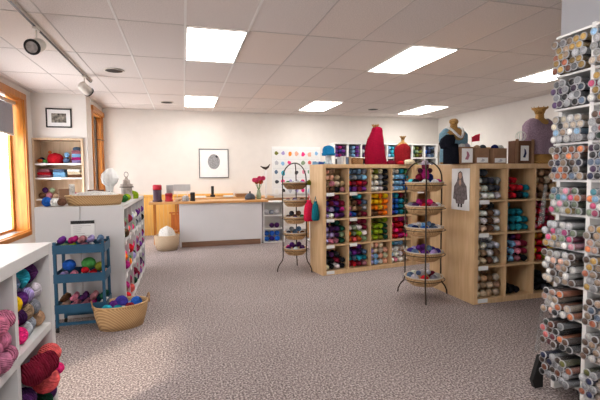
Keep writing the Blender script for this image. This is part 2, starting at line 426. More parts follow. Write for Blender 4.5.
# left window
def frame4(mat, parent, name, axis_x0, axis_x1, y0, y1, z0, z1, w):
    return bx(name, mat, parent, (axis_x0, y0, z0, axis_x1, y0 + w, z1), (axis_x0, y1 - w, z0, axis_x1, y1, z1), (axis_x0, y0 + w, z0, axis_x1, y1 - w, z0 + w), (axis_x0, y0 + w, z1 - w, axis_x1, y1 - w, z1), bevel=.002)
w1 = thing('window_1', None, None, (-2.48, 6.8, .4)); w1['kind'] = 'structure'
def rel(o, root): o.location = -Vector(root.location); return o
rel(frame4(PINE, w1, 'window_casing', -2.479, -2.455, WY0 - .10, WY1 + .08, WZ0 - .07, WZ1 + .08, .10), w1)
rel(bx('window_frame', PINE, w1, (-2.71, WY0, WZ0, -2.481, WY0 + .03, WZ1), (-2.71, WY1 - .03, WZ0, -2.481, WY1, WZ1), (-2.71, WY0, WZ1 - .03, -2.481, WY1, WZ1), (-2.70, WY0 + .03, WZ0, -2.66, WY1 - .03, WZ0 + .06), (-2.70, WY0 + .03, WZ0 + .06, -2.66, WY0 + .09, WZ1 - .03), (-2.70, WY1 - .09, WZ0 + .06, -2.66, WY1 - .03, WZ1 - .03)), w1)
rel(bx('window_sill', PINE, w1, (-2.70, WY0 + .03, WZ0 - .02, -2.42, WY1 - .03, WZ0 + .015), bevel=.003), w1)
rel(bx('window_pane', GLASS, w1, (-2.684, WY0 + .09, WZ0 + .06, -2.678, WY1 - .09, WZ1 - .03)), w1)
b = thing('roller_blind', 'pale grey roller blind pulled part way down the left window', 'blind', (-2.57, 6.8, 2.5))
rel(MB().tube([(-2.59, WY0 + .05, 2.50), (-2.59, WY1 - .06, 2.50)], .03, 12).build('roller', LAMPW, b, True), b)
rel(bx('blind_cloth', pmat('grey_blind', (.30, .31, .35), .8, nscale=30, namt=.05), b, (-2.60, WY0 + .07, 2.0, -2.597, WY1 - .10, 2.47)), b)
rel(bx('bottom_rail', LAMPW, b, (-2.607, WY0 + .07, 1.975, -2.590, WY1 - .10, 2.0)), b)
g = thing('vent_grille', 'grey slotted metal grille lying on the sill of the left window', 'grille', (-2.55, 7.2, WZ0 + .0155))
m = MB()
for k in range(15): m.box(-.055, -.4 + k * .056, 0, .055, -.38 + k * .056, .012)
m.box(-.06, -.42, 0, -.05, .42, .014); m.box(.05, -.42, 0, .06, .42, .014); m.build('grille_slats', pmat('grey_steel', (.22, .22, .22), .4, .6, nscale=20, namt=.1), g)
# nook window
w2 = thing('window_2', None, None, (-1.62, 9.2, 1)); w2['kind'] = 'structure'
rel(bx('window_casing', PINE, w2, (-1.619, NY0 - .09, NZ0 - .06, -1.595, NY0, NZ1), (-1.619, NY1, NZ0 - .06, -1.595, NY1 + .09, NZ1), (-1.619, NY0 - .11, NZ1, -1.575, NY1 + .12, NZ1 + .09), bevel=.002), w2)
rel(bx('window_frame', PINE, w2, (-1.79, NY0, NZ0, -1.621, NY0 + .025, NZ1), (-1.79, NY1 - .025, NZ0, -1.621, NY1, NZ1), (-1.79, NY0 + .025, NZ1 - .025, -1.621, NY1 - .025, NZ1), (-1.79, NY0 + .025, NZ0, -1.60, NY1 - .025, NZ0 + .025)), w2)
s2 = rel(frame4(BRONZE, w2, 'window_sash', -1.75, -1.71, NY0 + .025, NY1 - .025, NZ0 + .025, NZ1 - .025, .055), w2)
rel(bx('window_mullion', BRONZE, w2, (-1.745, 9.16, NZ0 + .08, -1.715, 9.20, NZ1 - .08)), w2)
rel(bx('window_pane', GLASS, w2, (-1.733, NY0 + .08, NZ0 + .08, -1.728, 9.16, NZ1 - .08), (-1.733, 9.20, NZ0 + .08, -1.728, NY1 - .08, NZ1 - .08)), w2)
rel(MB().tube([(-1.715, 9.0, 2.03), (-1.62, 9.0, 2.03), (-1.55, 9.02, 2.03), (-1.50, 9.2, 2.02)], .008).tube([(-1.66, 9.0, 1.86), (-1.66, 9.0, 2.05)], .012).build('window_latch', BRONZE, w2, True), w2)
# side window behind the viewer on the left wall
w3 = thing('window_3', None, None, (-2.48, .5, .4)); w3['kind'] = 'structure'
rel(frame4(PINE, w3, 'window_frame', -2.70, -2.455, .3, 1.71, .42, 2.4, .06), w3)
rel(bx('window_pane', GLASS, w3, (-2.684, .36, .48, -2.678, 1.65, 2.34)), w3)

w4 = thing('window_added', None, None, (0, -2.1, .5)); w4['kind'] = 'structure'  # unseen front window, added to bring daylight onto the ceiling
rel(bx('window_frame', PINE, w4, (-1.4, -2.15, .9, -1.32, -2.05, 2.3), (.12, -2.15, .9, .2, -2.05, 2.3), (-1.32, -2.15, .9, .12, -2.05, .98), (-1.32, -2.15, 2.22, .12, -2.05, 2.3)), w4)
rel(bx('window_pane', GLASS, w4, (-1.32, -2.103, .98, .12, -2.098, 2.22)), w4)
# alcove bookcase
bc = thing('built_in_bookcase', 'pale maple bookcase built into the alcove by the left window', 'bookcase', (-2.07, 8.2, 0))
BZ = [.25, .56, .93, 1.295, 1.545]
rel(bx('side_panel', BOOKW, bc, (-2.478, 8.20, 0, -2.45, 8.59, 1.98)), bc)
rel(bx('side_panel', BOOKW, bc, (-1.72, 8.20, 0, -1.687, 8.59, 1.98)), bc)
rel(bx('top_panel', BOOKW, bc, (-2.45, 8.20, 1.95, -1.72, 8.59, 1.98)), bc)
rel(bx('back_panel', BOOKW, bc, (-2.45, 8.58, 0, -1.72, 8.595, 1.95)), bc)
for z in BZ:
    s = rel(bx('shelf_board', BOOKW, bc, (-2.45, 8.215, z - .022, -1.72, 8.58, z)), bc)
    s2 = rel(bx('label_strip', WHITE2, bc, (-2.45, 8.205, z - .026, -1.72, 8.214, z - .001)), bc)
for (xa, xb, z) in ((-2.42, -2.28, 1.545), (-1.93, -1.80, 1.545), (-2.2, -2.05, 1.295)):
    l = rel(bx('price_label', PAPER, bc, (xa, 8.199, z - .035, xb, 8.204, z + .005)), bc); l['label'] = 'white price label'
def folded(name, chs, label, x0, x1, y0, y1, z, h, n=2, cat='knitwear', group=None):
    m = MB()
    for k in range(n):
        za = z + .0005 + h * k / n; zb = z + h * (k + 1) / n - .0005
        m.box(x0 + U(0, .01), y0 + U(0, .01), za, x1 - U(0, .01), y1, zb)
    o = m.build(name, CLOTH, None, bevel=min(.014, h / n * .45)); o.color = (*PAL[chs][1], 1)
    return tag(o, label, cat, group)
# contents of bookcase
z = BZ[4]
def lump(name, ch, label, cx, cy, z, rx, ry, h, cat='yarn', group=None, mat=YARN, fold=.06, nf=5):
    m = MB(); secs = []
    for k in range(9):
        t = k / 8; e = math.sin(PI * (.08 + .92 * min(1, t)) / 1.0) if t > .5 else max(.75, .75 + .25 * math.sin(PI * t))
        e = (1 - max(0, (t - .35) / .65) ** 2.6) ** .5 if t > .35 else .9 + .1 * t / .35
        secs.append((h * t, 0, 0, max(rx * e, .006), max(ry * e, .006)))
    m.loft(secs, 22, fold=fold, nf=nf)
    o = m.build(name, mat, None, True); o.location = (cx, cy, z); c = PAL[ch][1] if isinstance(ch, str) else ch; o.color = (*c, 1)
    return tag(o, label, cat, group)
lump('folded_shawl', 'r', 'red knitted shawl heaped on the top alcove shelf', -2.17, 8.36, z, .125, .10, .19, 'shawl', mat=CLOTH)
Gn = 'yarn on the alcove bookcase'
yarn('ball', 'O', (-2.385, 8.28, z + .045), .045, label='rust orange yarn ball at the left end of the top alcove shelf', group=Gn)
yarn('ball', 'e', (-2.30, 8.25, z + .035), .035, label='green yarn ball in front of the red shawl in the alcove', group=Gn)
yarn('ball', 'n', (-2.40, 8.42, z + .06), .06, label='navy yarn ball behind the rust one on the alcove shelf', group=Gn)
yarn('ball', 'O', (-2.26, 8.40, z + .2), .03, label='rust orange yarn ball resting high beside the red alcove shawl', group=Gn)
yarn('ball', 'u', (-1.985, 8.33, z + .055), .055, label='slate blue yarn ball right of the red shawl in the alcove', group=Gn)
yarn('ball', 'B', (-1.975, 8.34, z + .155), .045, label='light blue yarn ball stacked on the slate blue one in alcove', group=Gn)
for i, (ch, h) in enumerate((('l', .06), ('m', .05), ('B', .06), ('d', .06))):
    zz = z + sum((.06, .05, .06, .06)[:i])
    folded('folded_sweater', ch, f"folded {PAL[ch][0]} knit, {['bottom','second','third','topmost'][i]} of the stack on the top alcove shelf", -1.90, -1.735, 8.27, 8.5, zz, h, 2, group='folded knits in the alcove')
lump('yarn_heap', 'u', 'slate blue knit leaning right of the alcove stack top', -1.83, 8.42, z + .23, .07, .06, .07, 'knitwear')
z = BZ[3]
for i, (ch, xa, xb) in enumerate((('r', -2.44, -2.22), ('B', -2.20, -1.99), ('c', -1.97, -1.735))):
    for k in range(3):
        c2 = [['d', 'r', 'd'], ['B', 'B', 'u'], ['h', 'c', 'w']][i][k]
        folded('folded_sweater', c2, f"folded {PAL[c2][0]} knit, {['bottom','middle','top'][k]} of the {['left','middle','right'][i]} stack on second alcove shelf", xa, xb - .01 * k, 8.26, 8.5, z + k * .05, .05, 1, group='folded knits in the alcove')
z = BZ[2]
for i, (ch, x, r) in enumerate((('h', -2.38, .055), ('d', -2.27, .055), ('a', -2.16, .05), ('m', -2.06, .05), ('v', -1.96, .05), ('m', -1.86, .05), ('V', -2.33, .05), ('j', -2.22, .045))):
    up = i >= 6
    yarn('ball', ch, (x, 8.30, z + r + (.10 if up else 0)), r, label=f"{PAL[ch][0]} yarn ball {'on the upper layer' if up else ORD[i] + ' from left'} on the third alcove shelf", group=Gn)
z = BZ[1]
for i in range(6):
    ch = 'RmVhmR'[i]; yarn('ball', ch, (-2.38 + .11 * i, 8.30, z + .05), .05, label=f"{PAL[ch][0]} yarn ball {ORD[i]} from left on the fourth alcove shelf", group=Gn)
z = BZ[0]
for i in range(6):
    ch = 'VkRVhV'[i]; yarn('ball', ch, (-2.38 + .11 * i, 8.30, z + .05), .05, label=f"{PAL[ch][0]} yarn ball {ORD[i]} from left on the lowest alcove shelf", group=Gn)
# tote box + pink card on alcove middle shelf / island edge are on the island

# framed photographs
f = thing('picture_frame', 'small black framed photograph above the alcove bookcase', 'picture', (-2.055, 8.249, 2.33))
bx('frame', BLACK, f, (-.20, -.022, -.165, -.18, 0, .165), (.18, -.022, -.165, .20, 0, .165), (-.18, -.022, -.165, .18, 0, -.145), (-.18, -.022, .145, .18, 0, .165))
bx('mat', PAPER, f, (-.18, -.010, -.145, .18, -.002, .145))
bx('photograph', pmat('sepia_print', (.20, .18, .15), .5, nscale=22, namt=.9), f, (-.115, -.014, -.08, .115, -.0105, .08))
f = thing('picture_frame', 'square grey framed print of a grey oval on the back wall', 'picture', (.685, 9.799, 1.585))
bx('frame', pmat('grey_frame', (.13, .13, .14), .4, nscale=12, namt=.06), f, (-.33, -.03, -.33, -.312, 0, .33), (.312, -.03, -.33, .33, 0, .33), (-.312, -.03, -.33, .312, 0, -.312), (-.312, -.03, .312, .312, 0, .33))
bx('mat', PAPER, f, (-.312, -.014, -.312, .312, -.002, .312))
m = MB(); m.poly([(.135 * math.cos(a * PI / 16), .04 + .17 * math.sin(a * PI / 16)) for a in range(32)], -.018, -.0145); m.build('oval_print', pmat('grey_print', (.27, .27, .28), .8, nscale=80, namt=.5), f)
m = MB(); m.poly([(.03, .16), (.06, .185), (.10, .15), (.075, .12), (.05, .14)], -.021, -.0185); m.build('bird_print', BLACK, f)

# ceiling lights
k = 0
for (c, r, nm) in ((0, 0, 'nearest left, above the open carpet'), (4, 0, 'long one above the yarn shelves'), (8, 0, 'one beside the bead tube rack'), (0, 3, 'far left, in front of the back wall'),
                (4, 3, 'far middle, above the birch shelves'), (8, 3, 'far right, near the corner'), (0, -3, 'added unseen behind the viewer'), (-4, -3, 'added unseen behind viewer by left wall')):  # last two panels are out of view, added for extra light
    t = thing('ceiling_light', f"bright white ceiling light panel, {nm}", 'ceiling light', (GX + .61 * c + .305, GY + 1.22 * r + .61, ZC - .0045), 0, 'recessed ceiling light panels')
    bx('frame', BARS, t, (-.30, -.605, -.012, -.285, .605, 0), (.285, -.605, -.012, .30, .605, 0), (-.285, -.605, -.012, .285, -.59, 0), (-.285, .59, -.012, .285, .605, 0))
    bx('diffuser', DIFF, t, (-.285, -.59, -.008, .285, .59, -.002))
for (x, y, nm) in ((-.87, 6.28, 'left, near the track lighting'), (-.27, 8.73, 'far left, near the back wall'), (4.09, 8.65, 'far right, near the red shawl')):
    t = thing('recessed_light', f"small round unlit recessed ceiling light, {nm}", 'ceiling light', (x, y, ZC - .0045), 0, 'round recessed lights')
    MB().loft([(0, 0, 0, .13, .13), (-.008, 0, 0, .13, .13), (-.009, 0, 0, .112, .112), (-.004, 0, 0, .110, .110)], 28, cap=False).build('trim_ring', LAMPW, t, True)
    MB().loft([(-.002, 0, 0, .111, .111), (-.0085, 0, 0, .111, .111)], 28).build('dark_opening', pmat('dark_baffle', (.008, .005, .004), .6, nscale=10, namt=.1), t)
# track lighting
t = thing('track_light_rail', 'dark edged lighting track on the ceiling at upper left', 'track light', (-1.31, 5.2, ZC - .0045))
bx('rail', LAMPW, t, (-.018, -2.6, -.022, .018, 1.87, 0)); bx('rail_slot', BLACK, t, (-.012, -2.6, -.025, .012, 1.86, -.0222))
def spot(y, aim, lab):
    t = thing('track_spotlight', lab, 'spotlight', (-1.31, y, ZC - .031), 0, 'spotlights on the ceiling track')
    bx('track_adapter', LAMPW, t, (-.02, -.05, -.02, .02, .05, .0), bevel=.003)
    MB().tube([(0, 0, -.02), (0, 0, -.12)], .008).build('stem', LAMPW, t, True)
    d = Vector(aim).normalized(); p = Vector((0, 0, -.165))
    lh = MB().tube([p - d * .085, p - d * .07, p - d * .03, p + d * .09], [.035, .058, .064, .066], 20).build('lamp_housing', LAMPW, t, True)
    MB().tube([p + d * .085, p + d * .10], [.072, .072], 20).build('lamp_rim', BLACK, lh, True)
    MB().tube([p + d * .1005, p + d * .103], [.052, .052], 20).build('lamp_lens', pmat('grey_lens', (.35, .33, .32), .2, nscale=30, namt=.2), lh, True)
spot(4.60, (-.15, -.85, -.38), 'cream track spotlight facing forward, the nearer of two')
spot(6.62, (.45, .75, -.45), 'cream track spotlight turned toward the back, the farther of two')

# ================================================================== near white shelf unit, lower left
NS = cube_shelf('cube_shelf', 'white cube shelf close in the lower left corner', (-.557, .84, 0), PI / 2, 3, 3, 1.20, 1.035, .39, WHITE, .045, .03, True)
ns = 'yarn in the near white shelf'
# second column of cell rows
def ny(kind, ch, y, z, R, x=-.60, rot=(0, 0, 0), lab='', length=1, var=False): yarn(kind, ch, (x, y, z), R, rot, lab, ns, length, var=var)
cA, zA = NS.cell(2, 0); cB, zB = NS.cell(2, 1); cC, zC_ = NS.cell(2, 2); c1, z1 = NS.cell(1, 0); _, z1b = NS.cell(1, 1)
Y0 = .84 + cA                     # start of last column (world y)
W_ = NS.cw
print('near shelf col y', Y0, Y0 + W_, 'z', zA, zB, NS.ch)
top = 'top right cubby of near white shelf'
lst = []
def pile(q, c, r, rows, R, place, group, kind='ball', xin=.01, var_set='', depth2=True, protr=0):
    x0, z0 = q.cell(c, r)
    for j, s in enumerate(rows[::-1]):
        z = z0 + R + j * R * 1.72 + .0005; n = len(s); off = (R if j % 2 else 0)
        kk = 0
        for i, ch in enumerate(s):
            if ch == '.': continue
            kk += 1
            x = x0 + R + .002 + off + i * 2 * R
            if x + R > x0 + q.cw: continue
            if z + R > z0 + q.ch: continue
            p = q.M @ Vector((x, xin + R + U(0, .02) - protr, z))
            yarn(kind, ch, p, R * .985, (U(-1, 1), U(-1, 1), U(0, 6)), f"{PAL[ch][0]} yarn ball, {LAY[j]}, {ORD[kk-1]} from left, {place}", group, var=ch in var_set)
pile(NS, 2, 0, ['yyvls', 'PVagsG', 'PPsgas'], .0345, top, ns, protr=.0)
# long hanks lying on top
for i, (ch, dy, dz, an) in enumerate((('u', .07, .238, .25), ('T', .17, .236, -.2), ('V', .265, .238, .2))):
    yarn('hank', ch, (-.575, Y0 + dy, zA + dz), .048, (0, 0, PI / 2 + an * .4), f"{PAL[ch][0]} yarn skein lying on the balls, {top}", ns)
pl2 = 'middle right cubby of near white shelf'
x0n, z0n = NS.cell(2, 1)
def inN(kind, ch, dy, dz, R, lab, rot=(0, 0, 0), x=-.60, length=1): yarn(kind, ch, (x, Y0 + dy, zB + dz), R, rot, lab, ns, length)
def inA(kind, ch, y, z, R, lab, rot=(0, 0, 0), x=-.60, length=1): yarn(kind, ch, (x, y, z), R, rot, lab, ns, length)
N2 = 'middle cubby of the near white shelf'
inA('hank', 'R', 1.66, .607, .052, 'large dark red yarn skein high in the ' + N2, (0, .4, -.25), -.552, .75)
inA('ball', 'x', 1.925, .585, .045, 'upper coral yarn ball in the ' + N2, x=-.552)
inA('ball', 'x', 1.845, .508, .05, 'lower coral yarn ball in the ' + N2, (1, 0, 0), x=-.545)
inA('ball', 'P', 1.962, .503, .028, 'tiny hot pink yarn ball right edge, ' + N2, x=-.535)
inA('ball', 'V', 1.70, .510, .045, 'dark plum yarn ball under the dark red one, ' + N2, x=-.58)
inA('ball', 'l', 1.79, .595, .03, 'lilac yarn ball between red and coral, ' + N2, x=-.565)
inA('ball', 'P', 1.785, .412, .041, 'right hot pink yarn ball low in the ' + N2, x=-.56)
inA('ball', 'P', 1.70, .408, .037, 'left hot pink yarn ball low in the ' + N2, x=-.555)
inA('ball', 'E', 1.875, .41, .04, 'dark green yarn ball low in the ' + N2, x=-.57)
inA('ball', 'V', 1.955, .41, .037, 'dark plum yarn ball low right in the ' + N2, x=-.575)
pile(NS, 1, 0, ['...DD', '..DDD', '..DDD'], .0345, 'second cubby of near white shelf', ns, protr=.034)

# ================================================================== island
IS = cube_shelf('cube_shelf', 'long white cube shelf island facing the carpet aisle', (-.55, 4.27, 0), PI / 2, 6, 3, 2.13, 1.04, .37, WHITE, .04, .018, True,
                tags=[(c, r) for c in range(6) for r in range(3)])
IS2 = cube_shelf('cube_shelf', 'white cube shelf backing the island, on its left side', (-1.295, 6.40, 0), -PI / 2, 6, 3, 2.13, 1.04, .37, WHITE, .04, .018, True)
isl = 'yarn in the white island shelf'
rr = random.Random(3)
cols_is = [['EhRj', 'RmoP', 'Prhm'], ['rxPR', 'oewr', 'PxRm'], ['Pjlw', 'lkPd', 'vEmR'], ['gGwv', 'mRvd', 'VRmd'], ['kgvm', 'Vvmd', 'vmVk'], ['Gklv', 'VmvR', 'mVkv']]
for c in range(6):
    for r in range(3):
        s = cols_is[c][r]; R = .052
        x0, z0 = IS.cell(c, r)
        for i, ch in enumerate(s):
            x = x0 + .06 + (i % 2) * .165 + rr.uniform(0, .03); z = z0 + R + (i // 2) * .112
            p = IS.M @ Vector((x, .035 + rr.uniform(0, .03), z))
            yarn('ball', ch, p, R * .97, (rr.uniform(-.5, .5), rr.uniform(-.5, .5), 0),
                 f"{PAL[ch][0]} yarn ball, {['lower left','lower right','upper left','upper right'][i]}, white island row {ORD[r]} cubby {ORD[c]}", isl, var=(i % 2 == 0))
# sign on island end
t = thing('notice_sheet', 'white notice with black heading on the end of the island', 'sign', (-.903, 4.266, .825))
pp = bx('paper', PAPER, t, (-.10, -.004, -.085, .10, 0, .085)); bx('heading_band', BLACK, pp, (-.10, -.0055, .055, .10, -.0042, .085))
m = MB()
for k in range(6): m.box(-.08, -.005, .035 - k * .018, -.08 + U(.06, .15), -.0042, .038 - k * .018)
m.build('printed_lines', pmat('grey_ink', (.35, .35, .36), .8, nscale=30, namt=.2), pp)

# things on the island top
ZI = 1.0405
def basket(name, label, loc, rz, rx, ry, h, taper=.75, mat=WICK, thick=.01, handles=True, parent_liner=False, cat='basket', group=None, n=36):
    t = thing(name, label, cat, loc, rz, group)
    m = MB()
    def ring(z, s, d=0): return (z, 0, 0, rx * s - d, ry * s - d)
    m.loft([ring(0, taper), ring(h * .35, taper + (1 - taper) * .5), ring(h * .7, taper + (1 - taper) * .85), ring(h, 1), ring(h + .004, 1, thick / 2), ring(h, 1, thick), ring(h * .5, taper + (1 - taper) * .65, thick), ring(.012, taper, thick)], n)
    bw = m.build('basket_bowl', mat, t, True)
    m = MB(); pts = [(rx * math.cos(a * PI / 16), ry * math.sin(a * PI / 16), h) for a in range(33)]
    m.tube(pts, thick * .75, 6, cap=False); m.build('basket_rim', mat, bw, True)
    if handles:
        for s in (-1, 1):
            pts = [(s * rx * (1.0 + .05 * math.sin(PI * k / 8)), (-.055 + .11 * k / 8), h * .93 + .07 * math.sin(PI * k / 8)) for k in range(9)]
            MB().tube(pts, .006, 6).build('basket_handle', WICKD, bw, True)
    return t
basket('wicker_tray_basket', 'long shallow brown wicker basket on the island top', (-.83, 4.47, ZI), .03, .255, .145, .09, .9, WICK, .012, False)
ib = 'items on top of the island'
lump('linen_cloth', 'w', 'white cloth bundle lying in the long island basket', -.83, 4.47, ZI + .0125, .225, .12, .125, 'cloth', mat=CLOTH, fold=.04)
folded('folded_card', 'w', 'pink and white leaflet standing left of the long basket', -1.10, -1.03, 4.62, 4.632, ZI, .20, 1, 'leaflet')
m = MB(); m.box(-.06, -.05, 0, .06, .05, .15); o = m.build('gift_box', KRAFT, None, bevel=.004); o.location = (-1.165, 4.80, ZI); o.rotation_euler = (0, 0, .3)
tag(o, 'brown card box at the left end of the island top', 'box')
for i, (ch, x, y, r, nm) in enumerate((('b', -1.22, 4.38, .045, 'at the front left corner'), ('w', -1.15, 4.36, .04, 'beside the blue ball'), ('g', -1.235, 4.50, .04, 'behind the blue ball'),
        ('d', -1.13, 4.47, .035, 'behind the white ball'))):
    yarn('ball', ch, (x, y, ZI + r), r, label=f"{PAL[ch][0]} yarn ball on the island top {nm}", group=ib)
yarn('ball', 'h', (-1.085, 4.335, ZI + .04), .04, label='brown yarn ball on the island top touching the long basket', group=ib)
# clear wrapped bundle (white crinkled ball) on dark stand
t = thing('wrapped_bundle', 'white crinkled tissue bundle on a dark base on the island', 'gift bundle', (-.80, 5.15, ZI))
MB().loft([(0, 0, 0, .07, .07), (.03, 0, 0, .06, .06), (.09, 0, 0, .03, .03), (.11, 0, 0, .03, .03)], 16).build('base', BRONZE, t, True)
MB().loft([(.10, 0, 0, .03, .03), (.17, 0, 0, .045, .045), (.20, 0, 0, .075, .07), (.25, .005, 0, .088, .08), (.30, 0, 0, .078, .07), (.34, .01, 0, .05, .05), (.365, .015, 0, .02, .02)], 22, fold=.10, nf=6).build('tissue', PAPER, t)
m = MB(); m.box(-.08, -.05, 0, .08, .05, .12); o = m.build('card_box', KRAFT2, None, bevel=.003); o.location = (-.98, 5.35, ZI); tag(o, 'small dark box left of the crinkled tissue bundle', 'box')
# lantern
t = thing('lantern', 'pale tiered metal lantern with wire ring on the island', 'lantern', (-.655, 5.42, ZI)); t.scale = (.72, .72, .95)
MB().loft([(0, 0, 0, .10, .10), (.06, 0, 0, .10, .10), (.065, 0, 0, .085, .085), (.15, 0, 0, .085, .085), (.155, 0, 0, .10, .10), (.19, 0, 0, .10, .10), (.195, 0, 0, .06, .06), (.24, 0, 0, .055, .055), (.25, 0, 0, .025, .025), (.28, 0, 0, .02, .02)], 12).build('lantern_body', pmat('aged_tin', (.42, .36, .32), .5, .2, nscale=14, namt=.35), t)
MB().loft([(.148, 0, 0, .112, .112), (.158, 0, 0, .112, .112)], 12).build('lantern_shelf', BRONZE, t)
MB().tube([(.032 * math.cos(a * PI / 8), 0, .31 + .032 * math.sin(a * PI / 8)) for a in range(17)], .004, 6, cap=False).build('ring_handle', BRONZE, t, True)
for i, (ch, x, y, r, nm) in enumerate((('L', -.60, 4.95, .045, 'lime green', ), ('e', -.60, 4.70, .045, 'green'), ('u', -.655, 4.82, .045, 'slate'), ('b', -.92, 4.80, .04, 'blue'), ('s', -.80, 4.85, .045, 'silver'),
        ('j', -.69, 4.98, .04, 'sage'), ('w', -.88, 4.95, .04, 'white'))):
    yarn('ball', ch, (x, y, ZI + r * .97), r, label=f"{PAL[ch][0]} yarn ball behind the long basket on the island top", group=ib)
lump('leafy_ornament', 'L', 'lime green leafy ornament near the right edge of island', -.60, 5.50, ZI, .055, .055, .10, 'ornament', mat=CLOTH, fold=.2)

# ================================================================== blue cart
ct = thing('utility_cart', 'blue three tier metal utility cart in front of the island', 'cart', (-.862, 4.03, 0))
CW, CD = .185, .13
for sx in (-1, 1):
    for sy in (-1, 1):
        p = bx('post', BLUEC, ct, (sx * CW - .012, sy * CD - .012, .045, sx * CW + .012, sy * CD + .012, .77), bevel=.002)
        MB().tube([(sx * CW - .01, sy * CD, .0215), (sx * CW + .01, sy * CD, .0215)], .021, 12).build('castor', BLACK, ct, True)
for z in (.67, .425, .165):
    a = CW - .013; b_ = CD - .013
    m = MB(); m.box(-a, -b_, z, a, b_, z + .006); m.box(-CW - .01, -CD - .016, z, CW + .01, -CD - .0125, z + .075); m.box(-CW - .01, CD + .0125, z, CW + .01, CD + .016, z + .075)
    m.box(-CW - .016, -CD - .012, z, -CW - .0125, CD + .012, z + .075); m.box(CW + .0125, -CD - .012, z, CW + .016, CD + .012, z + .075)
    m.build('tray', BLUEC, ct)
bx('base_bar', BLUEC, ct, (-CW + .0125, -CD - .010, .06, CW - .0125, -CD + .0, .085)); bx('base_bar', BLUEC, ct, (-CW + .0125, CD, .06, CW - .0125, CD + .010, .085))
cg = 'yarn on the blue cart'
def tray(z, rowsets, nm, kind='hank'):
    zt = z + .0065
    for j, s in enumerate(rowsets):
        for i, ch in enumerate(s):
            R = .033
            x = -.862 - .155 + i * (.31 / (len(s) - 1)); y = 4.02 - .115 + .06 * (j % 2) + U(0, .02)
            if kind == 'hank': yarn('hank', ch, (x, 4.03 - .10 + .01 * j, zt + R + j * .06), R * .9, (0, U(0, 3), U(-.12, .12)), f"{PAL[ch][0]} yarn skein, {LAY[j]}, {ORD[i]} from left, {nm} tray of blue cart", cg, .95, var=True)
            else: yarn('ball', ch, (x, y, zt + R + j * .055), R, (U(0, 3), 0, 0), f"{PAL[ch][0]} yarn ball, {LAY[j]}, {ORD[i]} from left, {nm} tray of blue cart", cg, var=i % 2 == 0)
tray(.67, ['jLdwa', 'vmdlu'], 'top')
tray(.425, ['lpwrf', ], 'middle', 'hank')
yarn('ball', 'b', (-.862 - .11, 4.03, .425 + .125), .055, (0, 0, 0), 'shiny blue yarn ball on the middle tray of the cart', cg)
yarn('ball', 'e', (-.862 + .045, 4.03, .425 + .13), .06, (0, 0, 0), 'green yarn ball on the middle tray of the cart', cg)
yarn('ball', 'r', (-.862 + .03, 3.955, .425 + .085), .032, (0, 0, 0), 'red yarn ball in front of the green one on cart', cg)
yarn('ball', 'z', (-.862 + .14, 4.0, .425 + .105), .042, (0, 0, 0), 'olive yarn ball at the right of the middle cart tray', cg)
tray(.165, ['qpdmw', 'hpVdE'], 'lowest')

# ================================================================== floor basket
fb = basket('floor_basket', 'oval tan woven basket of yarn standing on the carpet', (-.55, 3.93, 0), .30, .225, .16, .205, .80, WICK, .012, True)
for s_ in ():
    pass
fg = 'yarn in the oval floor basket'
for i, (ch, dx, dy, z, r, nm) in enumerate((('T', -.12, -.03, .165, .05, 'at its left end'), ('t', -.04, -.075, .165, .048, 'at its front'), ('i', .01, .05, .20, .058, 'at the back, tallest'), ('R', .065, -.04, .165, .045, 'at front right'),
        ('b', .13, .02, .19, .05, 'at its right end'), ('v', -.055, .035, .185, .045, 'left of centre'), ('w', .015, -.02, .15, .035, 'at the centre'), ('n', -.10, .06, .13, .045, 'at back left'), ('B', .09, .08, .15, .04, 'at back right'),
        ('n', 0, 0, .07, .055, 'deep in the middle'), ('t', -.09, -.0, .065, .045, 'deep in the left side'), ('V', .10, .01, .075, .045, 'deep in the right side'))):
    c_, s_ = math.cos(.28), math.sin(.28)
    yarn('ball', ch, (-.55 + dx * c_ - dy * s_, 3.93 + dx * s_ + dy * c_, z), r, (U(0, 3), 0, 0), f"{PAL[ch][0]} yarn ball in the oval floor basket, {nm}", fg)
# ================================================================== middle birch shelves
A10 = math.radians(9.5)
HM = 1.45
MS = cube_shelf('cube_shelf', 'birch cube shelf full of coloured yarn in the middle', (1.725, 5.132, 0), A10, 4, 4, 1.49, HM, .37, BIRCH, .05, .016, True,
                tags=[(0, 0), (1, 0), (0, 1), (1, 1), (0, 2), (1, 2), (0, 3)])
mg = 'yarn skeins in the middle birch shelf'
MID = {
 (0, 0): ['fa..', 'ffa.', 'adca', 'hhkd'], (1, 0): ['BuBg', 'uguB', 'rRrR', 'ivRv'], (2, 0): ['czck', 'ccgk', 'wwgk', 'wwsk'], (3, 0): ['wwTe', 'wBBT', 'wBBb', 'wBBb'],
 (0, 1): ['V.R.', 'iRvR', 'vlnm', 'lwvV'], (1, 1): ['h.T.', 'ahRu', 'dahg', 'vbhR'], (2, 1): ['yyoy', 'yyyo', 'ooYo', 'hhOo'], (3, 1): ['bTRh', 'bbTE', 'bbtE', 'ibtE'],
 (0, 2): ['V.E.', 'lVVE', 'llVj', 'lpdE'], (1, 2): ['RhRR', 'wjwR', 'ojLw', 'OxOj'], (2, 2): ['z.zL', 'zLLE', 'eLLE', 'zLzE'], (3, 2): ['Rrmp', 'PrrR', 'rPrR', 'rrmP'],
 (0, 3): ['....', 'kVk.', 'GkRk', 'ckwk'], (1, 3): ['VRv.', 'uvVu', 'tuTt', 'RrRd'], (2, 3): ['cfc.', 'lcqf', 'lBfc', 'lBwf'], (3, 3): ['TBB.', 'wwqw', 'Bwwf', 'wpwq']}
for (c, r), rows in MID.items():
    fill(MS, c, r, rows, 'middle birch shelf', mg, var=(c + r) % 2 == 0 and c < 2, kind='ball' if (c, r) in ((0, 0), (2, 3)) else 'hank')
